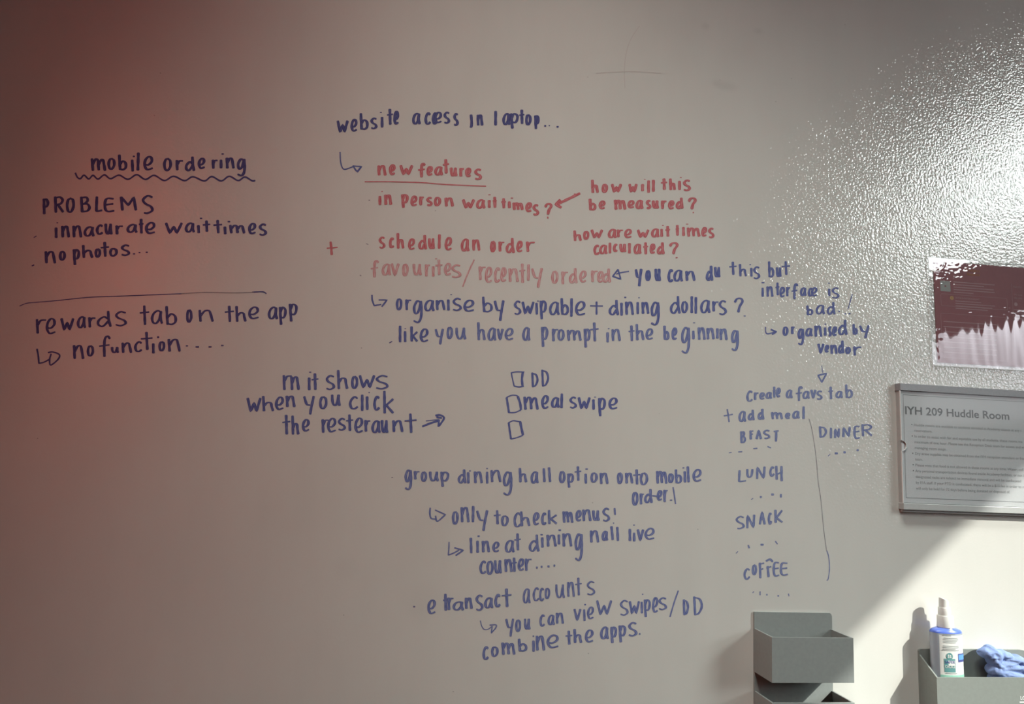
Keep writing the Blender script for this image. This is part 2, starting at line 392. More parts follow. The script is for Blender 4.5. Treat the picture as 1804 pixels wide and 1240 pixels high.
note('navy wavy-underlined heading reading "mobile ordering" at top left', 'navy', [
 ('word', "A m712,105,890,252 o893,105,990,236 b1003,72,1115,245 i1140,125,1185,255 .1163,85,1192,102 l1200,50,1245,245 e1268,85,1392,245"),
 ('word', "B o280,105,385,250 r410,120,510,245 d508,92,628,252 e645,105,738,230 r795,118,875,228 i885,125,912,222 .900,60,932,75 n942,98,1048,225 g1060,110,1165,305"),
 ('underline', "A ~w2.9:558,270;580,315;612,328;650,292;700,332;745,294;798,333;865,289;930,329;1020,292;1115,336;1208,287;1300,337;1392,294;1500,349;1598,304;1715,350;1803,309;1923,353;2003,307;2103,353;2188,304;2283,349;2353,311;2428,350;2461,350")], 4.7, 2.9)
note('navy capital letters reading "PROBLEMS" above the wait times complaint', 'navy', [
 ('word', "A P205,535,285,710 R320,512,445,695 O452,525,558,690 B595,512,730,692 L762,515,855,685 E850,525,985,690 M1018,515,1218,672 S1250,498,1395,705")], 4.7, 2.8)
note('navy bullet line reading "innacurate wait times" under PROBLEMS', 'navy', [
 ('bullet', "A ~w1.6:118,953;145,936"),
 ('word', "A i338,845,370,958 .355,790,378,802 n402,820,505,955 n520,818,635,955 a640,830,765,945 c770,810,860,925 u862,800,955,925 r975,815,1075,922 a1095,805,1220,905 t1220,752,1290,912 e1285,785,1415,918"),
 ('word', "B w298,790,500,920 a510,790,625,902 i640,820,680,908 .670,742,702,756 t695,770,795,895"),
 ('word', "B t808,765,920,912 i920,835,962,920 .965,775,1000,792 m975,812,1162,912 e1178,795,1278,920 s1290,800,1390,935")], 4.7, 2.7)
note('navy bullet line reading "no photos..." above the long dividing line', 'navy', [
 ('bullet', "C ~w2:218,50;240,40"),
 ('word', "A n225,1088,360,1230 o380,1090,462,1198"),
 ('word', "A p525,1070,612,1245 h618,1030,755,1172 o758,1065,835,1165 t815,998,925,1160 o910,1060,1015,1155 s1030,1022,1145,1150 .1165,1118,1195,1132 .1225,1105,1250,1117 .1300,1102,1327,1114")], 4.7, 2.7)
note('long thin navy line drawn between the "no photos" and "rewards tab" notes', 'navy', [
 ('line', "C ~w1.5:88,475;150,450;210,440;400,425;600,405;860,380;1200,368;1800,345"),
 ('line', "D ~w1.3:330,347;480,336;620,330;900,335;1120,330", {'mat': 'grey_ink'}),
 ('line', "D ~w2.0:1110,328;1200,324;1235,328;1258,344")], cat='drawn line', name='drawn_line')
note('navy note reading "rewards tab on the app, no function...." lower left', 'navy', [
 ('word', "C r250,600,385,770 e355,600,480,778 w515,600,672,742 a690,580,795,712 r808,585,905,705 d895,525,1068,700 s1085,525,1232,692"),
 ('word', "C t1350,468,1470,680 a1472,515,1610,668 b1622,475,1765,680"),
 ('word', "D o405,508,480,652 n530,508,710,645"),
 ('word', "D t808,472,925,648 h920,475,1055,645 e1055,478,1190,618"),
 ('word', "D a1270,478,1385,618 p1385,478,1478,675 p1490,445,1595,640"),
 ('arrow', "C ~272,932;285,1000;292,1082;292,1082;340,1072;395,1045 ~390,968;440,962;508,990;495,1040;418,1100;405,1045;420,985"),
 ('word', "C n645,880,778,1040 o795,888,882,1010"),
 ('word', "C f920,785,1062,1015 u1050,905,1145,975 n1160,855,1285,975 c1295,845,1395,965 t1362,748,1505,945 i1488,870,1520,978 .1540,795,1570,815 o1555,845,1635,955 D n205,815,358,960 .402,890,432,905 .505,900,548,915 .643,900,682,915 .775,885,810,900")], 4.4, 2.4)
note('navy line reading "website access in laptop..." topmost on the wall', 'navy', [
 ('word', "E w135,250,270,390 e280,235,365,375 b375,175,485,355 s490,220,575,348 i605,215,635,330 .595,163,620,175 t662,130,745,302 e735,150,805,300"),
 ('word', "E a935,170,1032,298 c1065,165,1145,300 c1145,165,1210,298 e1165,160,1262,285 s1265,158,1345,290 s1370,172,1435,312"),
 ('word', "F j152,190,205,335 n235,185,312,310"),
 ('word', "F l425,152,455,308 a508,172,600,305 p585,172,690,340 t680,138,755,295 o750,185,825,305 p845,195,908,345 .950,300,980,322 .1002,300,1018,316 .1080,310,1112,330")], 4.6, 2.5)
note('thin blue hooked arrow pointing right at the "new features" heading', 'blue', [
 ('arrow', "E ~w2.2:175,590;180,680;195,745;218,770;262,762;322,738 ~w2.2:310,735;405,742;405,742;360,800;360,800;325,752 ~w2:318,742;350,790;390,752")], cat='arrow', name='drawn_arrow')
note('red underlined heading reading "new features"', 'red', [
 ('word', "E n565,722,672,840 e688,715,768,835 w800,722,955,838"),
 ('word', "E f992,700,1090,858 e1085,735,1165,840 a1170,735,1268,838 t1252,662,1340,818 u1335,748,1420,848 r1435,748,1500,850 e1495,752,1570,855 s1590,760,1682,885"),
 ('underline', "E ~w2.0:438,903;650,902;850,906;1050,912;1300,932;1720,950")], 4.9, 2.9)
note('red bullet line reading "in person wait times?" below the red underline', 'red', [
 ('bullet', "E .473,1092,495,1104", {'mat': 'grey_ink'}),
 ('word', "E i583,1050,612,1152 .610,1000,630,1012 n638,1032,730,1150"),
 ('word', "E p818,1030,905,1182 e915,1048,1000,1165 r1010,1050,1075,1155 s1085,1060,1160,1162 o1165,1060,1250,1160 n1278,1065,1385,1168"),
 ('word', "F w80,1085,225,1192 a228,1085,335,1190 i360,1095,385,1180 .360,1036,390,1046 t400,1060,462,1182"),
 ('word', "F t490,1075,560,1188 i570,1108,600,1185 .597,1070,628,1082 m612,1118,740,1205 e750,1118,830,1228 H s705,175,785,300 ?830,165,925,292 .862,308,885,332")], 4.9, 2.9)
note('red arrow slanting down left to the question mark of "wait times?"', 'red', [
 ('arrow', "H ~w4.6:1210,65;1090,122;975,178 ~w5:1002,135;958,178;958,178;1012,212 ~w1.6:1150,72;1165,68")], cat='arrow', name='drawn_arrow')
note('red two-line question reading "how will this be measured?"', 'red', [
 ('word', "I h243,98,335,242 o357,140,432,238 w455,140,580,240"),
 ('word', "I w640,140,745,240 i778,145,810,222 .808,92,828,100 l845,105,870,240 l895,100,922,228"),
 ('word', "I t978,85,1065,210 h1070,85,1150,212 i1172,110,1200,210 .1187,72,1210,80 s1215,95,1310,222"),
 ('word', "I b218,300,310,428 e325,318,405,415"),
 ('word', "I m485,305,625,420 e628,315,715,405 a715,310,805,412 s825,310,890,412 u890,315,970,408 r985,312,1060,412 e1060,315,1135,415 d1140,288,1232,410 ?1268,285,1370,415 .1325,440,1342,455")], 4.9, 2.8)
note('red two-line question reading "how are wait times calculated?"', 'red', [
 ('word', "I h55,635,155,750 o160,640,235,735 w240,625,380,725"),
 ('word', "I a422,618,522,720 r515,620,600,710 e592,620,688,720"),
 ('word', "I w730,625,870,720 a880,612,975,712 i985,620,1008,705 .998,580,1020,588 t1025,588,1095,705"),
 ('word', "I t1135,578,1190,695 i1210,600,1245,695 .1252,566,1280,574 m1255,600,1410,705 e1412,600,1482,705 s1485,605,1558,720"),
 ('word', "I c270,785,345,898 a330,785,425,890 l435,765,462,880 c478,775,535,868 u545,775,625,870 l642,770,668,880 a695,775,785,888 t790,762,862,892 e865,775,935,885 d940,762,1030,890 ?1070,760,1178,890 .1142,918,1168,930")], 4.6, 2.5)
note('small red plus sign left of "schedule an order"', 'red', [('sign', "G ~w4.4:135,580;142,645;147,710 ~w2.2:97,645;150,640;207,635")], cat='plus sign', name='drawn_plus')
note('red bullet line reading "schedule an order"', 'red', [
 ('bullet', "G ~w1.4:513,597;534,605", {'mat': 'grey_ink'}),
 ('word', "G s638,520,720,650 c750,530,815,645 h828,485,920,650 e950,540,1035,665 d1058,505,1160,660 u1165,535,1242,655 l1268,498,1305,650 e1338,525,1428,670"),
 ('word', "G a1510,540,1608,680 n1630,545,1725,672"),
 ('word', "H o258,565,325,688 r345,565,425,682 d420,535,525,698 e535,565,612,690 r635,565,750,685")], 4.6, 2.3)
note('faded pink bullet line reading "favourites/recently ordered"', 'red_pale', [
 ('bullet', "G ~w1.8:446,930;458,937", {'mat': 'grey_ink'}),
 ('word', "G f550,768,655,955 a672,805,778,935 v768,800,870,945 o890,805,965,940 u1000,805,1105,935 r1130,805,1200,945 i1210,835,1235,945 .1240,750,1268,762 t1235,765,1330,930 e1330,800,1420,935 s1405,812,1525,960"),
 ('slash', "G ~w2.6:1655,768;1590,910;1535,1050"),
 ('word', "H r135,825,228,985 e200,840,290,1015 c298,845,375,1010 e365,845,440,1005 n450,850,570,1005 t560,808,645,1015 l650,815,685,988 y690,850,825,1065"),
 ('word', "H o905,880,990,1020 r1010,880,1100,1030 d1090,855,1190,1020 e1200,880,1290,1010 r1325,870,1415,1005 e1390,885,1470,1010 d1440,860,1545,1010")], 4.4, 2.2)
note('blue arrow pointing left at the faded pink word "ordered"', 'blue', [
 ('arrow', "H ~w2.8:1615,872;1560,942;1560,942;1645,972;1645,972;1617,872 ~w2.2:1600,918;1640,905;1730,890")], cat='arrow', name='drawn_arrow')
note('blue three-line remark reading "you can do this but interface is bad..!"', 'blue', [
 ('word', "I y708,1040,795,1230 o820,1055,885,1172 u918,1038,990,1175", {'wv': 4.6}),
 ('word', "I c1055,1045,1125,1188 a1115,1050,1225,1180 n1240,1060,1360,1172", {'wv': 4.6}),
 ('word', "I d1460,1010,1545,1172 u1548,1020,1622,1135", {'wv': 4.6}),
 ('word', "J t140,185,235,330 h245,210,340,345 i368,250,398,345 .360,212,382,224 s395,232,480,372"),
 ('word', "J b555,182,630,355 u640,240,705,350 t695,180,802,330"),
 ('word', "J i490,460,515,560 .488,402,525,415 n538,440,620,560 t630,405,690,545 e675,450,745,565 r748,445,805,555 f800,412,885,585 a895,455,970,550 c978,460,1040,555 e1010,455,1088,555"),
 ('word', "J i1195,470,1222,552 .1190,408,1218,418 s1225,455,1320,578"),
 ('word', "J b960,648,1045,755 a1060,640,1165,745 d1175,612,1278,748 .1300,705,1325,720 .1365,730,1388,745 .1410,728,1437,742 ~w1.6:1452,530;1430,610;1408,688")], 3.9, 2.2)
note('blue hook-arrowed line reading "organise by swipable + dining dollars?"', 'blue', [
 ('arrow', "K ~92,240;95,290;115,350;115,350;188,338 ~165,290;252,291;252,291;197,360"),
 ('word', "K o342,270,418,400 r440,275,520,402 g520,290,632,535 a640,285,758,412 n762,285,875,400 i885,285,918,402 s935,265,1050,408 e1050,285,1185,418 .920,230,942,238"),
 ('word', "K b1250,255,1380,425 y1378,290,1500,515"),
 ('word', "L s145,295,235,450 w230,305,375,450 i375,320,412,445 .395,298,422,306 p420,292,505,495 a520,305,640,452 b640,270,742,452 l745,272,780,468 e790,300,920,458"),
 ('plus', "L ~w3.4:1028,312;1028,442 ~w2.4:962,352;1093,355"),
 ('word', "L d1150,288,1270,455 i1278,320,1308,458 .1318,256,1345,270 n1325,300,1428,450 i1450,312,1478,440 .1468,262,1488,272 n1500,305,1590,440 g1595,305,1700,560"),
 ('word', "M d595,248,720,440 o718,300,800,430 l820,250,848,430 l862,260,892,438 a918,285,1035,432 r1045,295,1130,415 s1110,290,1212,452 ?1275,265,1388,425 .1380,455,1408,466")], 4.3, 2.3)
note('blue line reading "like you have a prompt in the beginning"', 'blue_mid', [
 ('bullet', "K ~w1.7:278,745;305,730", {'mat': 'navy'}),
 ('word', "K l378,562,402,740 i428,620,458,738 .435,590,455,600 k490,570,585,735 e590,590,698,740", {'mat': 'blue'}),
 ('word', "K y752,592,858,765 o880,572,955,705 u970,578,1095,712"),
 ('word', "K h1200,525,1300,720 a1312,580,1412,725 v1412,590,1490,725 e1490,585,1600,720"),
 ('word', "K a1680,575,1772,725"),
 ('word', "L p435,570,520,788 r550,585,635,730 o610,598,695,722 m705,600,875,725 p888,590,968,795 t950,528,1060,732"),
 ('word', "L i1132,632,1158,740 .1145,590,1168,600 n1180,592,1290,728"),
 ('word', "L t1358,560,1440,730 h1435,545,1540,720 e1540,590,1635,715"),
 ('word', "M b528,562,602,718 e615,580,685,718 g715,572,820,858 i840,615,862,708 .845,527,872,537 n892,572,985,715 n985,580,1080,710 i1092,590,1118,700 n1122,588,1218,718 g1245,605,1335,830")], 4.3, 2.3)
note('blue arrowed note reading "organised by vendor" right of "beginning"', 'blue', [
 ('arrow', "J ~w2.2:533,880;535,930;560,950;640,926 ~w3:592,905;648,928;648,928;605,955"),
 ('word', "J o710,870,780,972 r800,865,852,955 g868,890,945,1070 a950,885,1035,980 n1045,855,1138,985 i1150,880,1180,970 .1155,842,1178,854 s1195,870,1235,978 e1235,870,1295,975 d1295,800,1405,965"),
 ('word', "J b1450,845,1515,962 y1520,855,1640,998"),
 ('word', "J v1080,1050,1160,1165 e1155,1065,1210,1150 n1215,1060,1300,1165 d1295,1020,1370,1160 o1375,1085,1440,1165 r1455,1075,1562,1182")], 4.2, 2.4)
note('blue three-line note reading "rn it shows when you click the resterawnt"', 'blue', [
 ('word', "N r460,170,580,345 n545,190,655,345"),
 ('word', "N i735,210,765,345 .745,148,775,160 t765,165,858,345"),
 ('word', "N s915,180,1030,345 h1035,130,1170,335 o1190,190,1275,330 w1270,180,1455,330 s1440,180,1600,338"),
 ('word', "N w82,420,250,585 h240,405,385,570 e380,410,490,558 n495,395,610,525"),
 ('word', "N y680,400,815,605 o850,405,950,545 u975,385,1088,515"),
 ('word', "N c1165,405,1280,550 l1298,390,1325,565 i1348,410,1380,555 .1375,362,1395,375 c1425,400,1505,562 k1520,350,1655,595"),
 ('word', "N t455,605,560,818 h555,612,650,818 e665,648,762,785"),
 ('word', "N r875,640,970,800 e930,635,1045,795 s1045,635,1145,775 t1130,600,1225,780 e1220,632,1330,800 r1330,650,1410,785 a1405,660,1510,800 u1505,655,1590,800 O n540,655,672,790 t668,590,815,800")], 4.5, 2.4)
note('blue arrow pointing right from "resterawnt" to the checkboxes', 'blue', [
 ('arrow', "O ~w3.6:868,728;950,695;1035,668 ~w1.6:905,670;1040,655 ~w3.4:1008,612;1055,608;1096,638;1060,700;1036,728;1036,728;1042,660 ~w3:1020,630;1070,640")], cat='arrow', name='drawn_arrow')
note('blue hand-drawn checkbox with letters "DD" beside it', 'blue', [
 ('checkbox', "P ~w2.4:305,160;318,225;335,300;335,300;385,310;436,302 ~w4.2:426,160;418,230;424,298 ~w2.2:303,160;360,150;442,152"),
 ('word', "P D510,150,598,318 D615,118,710,312")], 3.6, 2.1)
note('blue hand-drawn checkbox with the words "meal swipe" beside it', 'blue', [
 ('checkbox', "P ~w4:256,425;268,500;280,578 ~w2.2:280,582;345,580;405,555 ~w4.2:408,550;398,480;375,412 ~w2:256,420;310,398;360,400;372,412"),
 ('word', "P m425,405,600,555 e615,395,710,545 a722,415,820,532 l820,378,858,535"),
 ('word', "P s912,410,1005,540 w1005,415,1150,552 i1160,440,1192,552 .1180,413,1205,422 p1218,420,1312,622 e1325,420,1440,550")], 4.4, 2.4)
note('blue hand-drawn empty checkbox, lowest of the three checkboxes', 'blue', [
 ('checkbox', "P ~w3.6:278,690;288,770;302,858 ~w2.2:302,862;370,845;428,822 ~w4.4:428,815;412,745;400,680 ~w2.2:278,688;325,668;380,675;405,678")], cat='checkbox', name='drawn_checkbox')
note('blue bulleted note reading "group dining hall option onto mobile order"', 'blue_mid', [
 ('bullet', "Q .55,242,77,253", {'mat': 'grey_ink'}),
 ('word', "Q g192,160,280,380 r290,170,368,270 o365,180,440,292 u450,180,565,290 p568,180,675,345"),
 ('word', "Q d755,160,855,312 i855,190,888,310 .878,170,902,185 n925,175,1030,310 i1055,185,1088,312 .1060,146,1082,156 n1100,160,1228,298 g1232,178,1342,437"),
 ('word', "Q h1400,145,1500,300 a1528,178,1620,312 i1650,148,1700,295 i1700,138,1765,295"),
 ('word', "R o145,175,222,308 p230,200,312,355 t305,128,395,285 i415,205,450,312 .425,150,458,165 o478,190,565,300 n575,190,678,318"),
 ('word', "R o760,190,830,315 n845,190,940,312 t925,160,1020,325 o1000,190,1100,328"),
 ('word', "R m1170,170,1302,315 o1300,200,1370,305 b1370,160,1460,312 i1465,180,1500,300 .1455,138,1480,150 i1490,128,1545,298 e1555,155,1668,295"),
 ('word', "R o918,395,995,545 r1000,405,1060,535 d1045,368,1145,520 ~w2.4:1140,440;1188,444 e1180,380,1250,495 r1250,365,1312,510 .1322,480,1352,492 ~w2.4:1358,352;1372,440;1384,526")], 4.3, 2.3)
note('blue hook-arrowed note reading "only to check menus!"', 'blue_mid', [
 ('arrow', "Q ~468,570;465,630;478,678;522,688 ~522,592;630,640;630,640;545,710;525,655"),
 ('word', "Q o695,600,775,745 n785,550,890,725 l905,548,940,722 y950,588,1088,815"),
 ('word', "Q t1132,592,1225,745 o1215,645,1305,762"),
 ('word', "Q c1345,612,1440,775 h1412,605,1535,765 e1550,612,1630,755 c1640,615,1705,752 R k20,590,138,742"),
 ('word', "R m180,598,305,730 e318,590,395,715 n390,578,498,712 u498,590,582,708 s600,565,695,715 ~w3.2:738,574;744,638 .720,722,738,738")], 4.3, 2.3)
note('blue hook-arrowed note reading "line at dining hall live counter...."', 'blue_mid', [
 ('arrow', "Q ~w2.4:668,932;665,1010;660,1068;660,1068;710,1050;772,1018 ~w2.8:727,992;820,1018;820,1018;740,1072"),
 ('word', "Q i880,885,922,1050 i955,915,985,1045 .965,858,998,878 n1010,910,1105,1042 e1120,925,1208,1040"),
 ('word', "Q a1255,905,1365,1045 t1350,838,1438,1022"),
 ('word', "Q d1505,850,1630,1035 i1640,880,1672,990 .1632,845,1665,860 R n10,845,130,980 i135,850,162,955 .140,795,175,812 n178,830,295,980 g310,835,405,1130"),
 ('word', "R n470,800,580,938 a598,808,672,918 i678,762,745,910 i745,770,795,920"),
 ('word', "R i885,790,915,920 i930,830,960,925 .932,746,956,756 v970,790,1055,925 e1045,778,1172,910"),
 ('word', "S c805,42,890,188 o880,42,965,195 u960,35,1050,185 n1070,20,1165,168 t1140,12,1215,168 e1210,20,1290,155 r1285,12,1375,155 .1405,108,1432,130 .1455,98,1482,122 .1525,90,1558,122 .1590,82,1618,112")], 4.3, 2.3)
note('blue bulleted line reading "e transact accounts"', 'blue_mid', [
 ('bullet', "S .105,526,132,540", {'mat': 'navy'}),
 ('word', "S e250,455,355,615"),
 ('word', "S t415,395,485,580 r465,425,548,570 a520,472,650,575 n650,430,742,558 s760,402,858,578 a855,430,960,552 c965,395,1040,540 t1035,340,1160,540"),
 ('word', "S a1265,335,1352,500 c1370,325,1450,475 c1440,330,1500,475 o1498,330,1562,450 T u105,290,215,445 n230,260,320,430 t312,225,398,415 s435,258,538,412", {'wv': 3.6, 'wh': 1.9})], 4.5, 2.4)
note('blue hook-arrowed line reading "you can view swipes/DD"', 'blue_mid', [
 ('arrow', "S ~w1.7:820,682;835,740;862,774;900,772;938,745 ~w2.2:920,728;985,726;980,760;935,812;935,812;945,742"),
 ('word', "S y1080,655,1180,852 o1185,665,1255,800 u1278,655,1352,778"),
 ('word', "S c1442,612,1510,745 a1528,615,1610,730 T n110,590,205,715"),
 ('word', "T v300,550,390,690 i400,560,435,685 .412,502,440,520 e440,530,525,668 w538,460,718,630"),
 ('word', "T s785,458,892,630 w885,470,1010,620 i1012,480,1040,605 .1025,395,1045,408 p1042,450,1125,645 e1130,430,1205,600 s1195,430,1298,570"),
 ('slash', "T ~w2.6:1412,365;1365,500;1325,640"),
 ('word', "T D1455,448,1530,628 D1560,415,1680,630")], 3.9, 2.1)
note('blue line reading "combine the apps." lowest writing on the wall', 'blue_mid', [
 ('word', "S c838,950,915,1098 o928,950,1018,1065 m1035,905,1195,1045 b1210,870,1325,1010 i1365,890,1400,1010 .1370,838,1392,852 n1400,830,1510,1000 e1510,825,1660,975"),
 ('word', "T t208,785,300,938 h295,768,400,920 e415,772,522,915"),
 ('word', "T a580,740,680,880 p688,740,768,920 p775,725,865,910 s872,692,985,850 .995,808,1018,832")], 4.4, 2.4)
note('blue arrow pointing down from "vendor" to "create a favs tab"', 'blue_mid', [
 ('arrow', "U ~w1.3:1128,25;1133,65;1140,98 ~w2.8:1088,128;1180,106;1180,106;1130,200;1130,200;1092,132")], cat='arrow', name='drawn_arrow')
note('blue line reading "create a favs tab" under the down arrow', 'blue_pale', [
 ('word', "U c325,285,405,408 r405,300,470,390 e462,305,530,385 a530,300,605,378 t600,245,650,365 e640,255,698,362"),
 ('word', "U a745,275,822,372"),
 ('word', "U f845,240,935,400 a920,290,1005,378 v1005,275,1075,378 s1065,285,1142,388"),
 ('word', "U t1190,245,1258,382 a1270,290,1355,370 b1370,222,1465,370")], 4.0, 2.2)
note('blue line reading "+ add meal" above BFAST', 'blue_pale', [
 ('plus', "U ~w2.8:128,487;138,550;147,618 ~w2.2:93,555;140,548;184,540"),
 ('word', "U a242,500,330,622 d340,490,420,605 d445,480,522,598"),
 ('word', "U m585,512,722,595 e735,520,800,592 a812,500,898,588 l922,455,950,590")], 4.1, 2.3)
note('blue capitals reading "BFAST" over a row of four dashes', 'blue_pale', [
 ('word', "U B258,715,330,850 F358,705,415,810 A425,700,500,805 S500,700,588,802 T610,705,682,832"),
 ('dot', "U ~w1.5:145,948;172,942 ~w2:246,938;284,935 ~w2.2:406,903;444,900 ~w2.2:556,882;588,895")], 3.9, 2.2)
note('pale blue capitals reading "DINNER" over a row of four dots', 'blue_pale', [
 ('word', "U D1090,660,1190,792 I1212,680,1240,795 N1255,685,1325,795 N1340,670,1440,785 E1460,655,1545,805 R1535,640,1672,775"),
 ('dot', "U ~w1.4:1197,982;1218,960 .1262,940,1305,965 .1352,930,1388,955 .1492,908,1525,932")], 3.9, 2.2)
note('blue capitals reading "LUNCH" over a row of four dots', 'blue_pale', [
 ('word', "U L235,1130,340,1260 U325,1115,410,1215 N425,1088,540,1230 C570,1090,635,1200 H630,1080,720,1250"),
 ('dot', "V ~w1.4:382,240;400,226 .468,200,500,225 .588,172,628,200 ~w3.4:696,186;696,214")], 3.9, 2.2)
note('blue capitals reading "SNACK" over a row of four dots', 'blue_pale', [
 ('word', "V S208,410,318,555 N322,395,430,550 A458,360,540,510 C555,375,605,505 K618,345,722,490"),
 ('dot', "V ~w1.4:222,808;240,790 ~w2.8:350,724;360,752 .475,708,518,728 ~w2.4:638,682;658,710")], 3.9, 2.2)
note('blue capitals reading "COFFEE" over a row of five dots', 'blue_pale', [
 ('word', "V C295,965,378,1090 O385,925,445,1040 F455,900,530,1078 ~w3.4:540,890;580,873;608,895 ~w4.2:556,950;565,1055 ~w2.4:545,965;592,950 E605,895,690,1060 E680,900,782,1050"),
 ('dot', "X ~w1.6:1326,1044;1328,1042 ~w2.2:1339,1042;1339,1048 .1349,1046,1353,1049 .1369,1048,1373,1051 ~w2:1389,1046;1390,1050")], 3.9, 2.2)
note('thin grey vertical line drawn between LUNCH and the sign, left of DINNER', 'grey_ink', [
 ('line', "U ~w1.1:995,590;1020,680;1050,850;1075,1060;1090,1240;1120,1450;1150,1760;1180,1985", {'mat': 'grey_ink'}),
 ('line', "V ~w1.7:1182,780;1203,850;1210,970;1198,1075;1183,1097", {'mat': 'blue_pale'})], cat='drawn line', name='drawn_line')
note('faint wiped-out cross of old marker lines near the top of the wall', 'faint', [
 ('line', "X ~w1.2:1050,129;1080,127;1120,126;1165,129"),
 ('line', "X ~w1.2:1126,46;1110,72;1102,100;1100,130;1101,155")], cat='wiped mark', name='wiped_mark')

# ------------------------------------------------------------------ flat frames (signs) parallel to the wall
class Frame:
    """local x / z axes on a sheet parallel to the wall, from three photo points"""
    def __init__(self, tl, tr, d):
        self.o = wp(*tl, d); e = wp(*tr, d) - self.o; self.ex = e.normalized(); self.ez = Vector((0, -1, 0)).cross(self.ex) * 1.0
        if self.ez.z < 0: self.ez = -self.ez
        self.d = d
    def local(self, px, py):
        p = wp(px, py, self.d) - self.o; return (p.dot(self.ex), p.dot(self.ez))
    def at(self, x, z, off=0.0): return self.o + self.ex * x + self.ez * z + Vector((0, -off, 0))
def slab(name, fr, x0, z0, x1, z1, off0, off1, mat, parent, bevel=0.0, seg=2):
    bm = bmesh.new(); pts = [(x0, z0), (x1, z0), (x1, z1), (x0, z1)]
    a = [bm.verts.new(fr.at(x, z, off0)) for x, z in pts]; b = [bm.verts.new(fr.at(x, z, off1)) for x, z in pts]
    bm.faces.new(a); bm.faces.new(b[::-1])
    for i in range(4): bm.faces.new((a[i], b[i], b[(i + 1) % 4], a[(i + 1) % 4]))
    if bevel: bevelled(bm, bevel, seg)
    return link_bm(name, bm, mat, parent)
def outline(name, fr, x0, z0, x1, z1, w, r, off, mat, parent):
    """printed rounded rectangle line"""
    def loop(x0, z0, x1, z1, r):
        out = []
        for cx, cz, a0 in ((x1 - r, z1 - r, 0), (x0 + r, z1 - r, 90), (x0 + r, z0 + r, 180), (x1 - r, z0 + r, 270)):
            for k in range(5):
                a = math.radians(a0 + 22.5 * k); out.append((cx + r * math.cos(a), cz + r * math.sin(a)))
        return out
    A = loop(x0, z0, x1, z1, max(r, 1e-4)); B = loop(x0 + w, z0 + w, x1 - w, z1 - w, max(r - w, 5e-5)); n = len(A)
    v = [fr.at(x, z, off) for x, z in A + B]
    f = [(i, (i + 1) % n, n + (i + 1) % n, n + i) for i in range(n)]
    return link_mesh(name, v, f, mat, parent)
def text_polys(body, size, bold=0.0):
    cu = bpy.data.curves.new('lettering', 'FONT'); cu.body = body; cu.size = size; cu.offset = bold; cu.resolution_u = 3
    o = bpy.data.objects.new('lettering', cu); COL.objects.link(o)
    dg = bpy.context.evaluated_depsgraph_get(); dg.update()
    me = bpy.data.meshes.new_from_object(o.evaluated_get(dg))
    v = [(p.co.x, p.co.y) for p in me.vertices]; f = [tuple(p.vertices) for p in me.polygons]
    bpy.data.objects.remove(o); bpy.data.curves.remove(cu); bpy.data.meshes.remove(me)
    return v, f
def text_width(body, size, bold=0.0):
    v, f = text_polys(body, size, bold); return max(p[0] for p in v) - min(p[0] for p in v)
def join_polys(items):
    V, F = [], []
    for v, f in items:
        b = len(V); V += v; F += [tuple(i + b for i in p) for p in f]
    return V, F
def rect_poly(x0, z0, x1, z1): return [(x0, z0), (x1, z0), (x1, z1), (x0, z1)], [(0, 1, 2, 3)]
def disc_poly(cx, cz, r, n=24): return [(cx + r * math.cos(2 * math.pi * i / n), cz + r * math.sin(2 * math.pi * i / n)) for i in range(n)], [tuple(range(n))]
def moved(poly, dx, dz, sx=1.0, sz=1.0): return [(x * sx + dx, z * sz + dz) for x, z in poly[0]], poly[1]
def printed(name, fr, poly, off, mat, parent): return link_mesh(name, [fr.at(x, z, off) for x, z in poly[0]], poly[1], mat, parent)

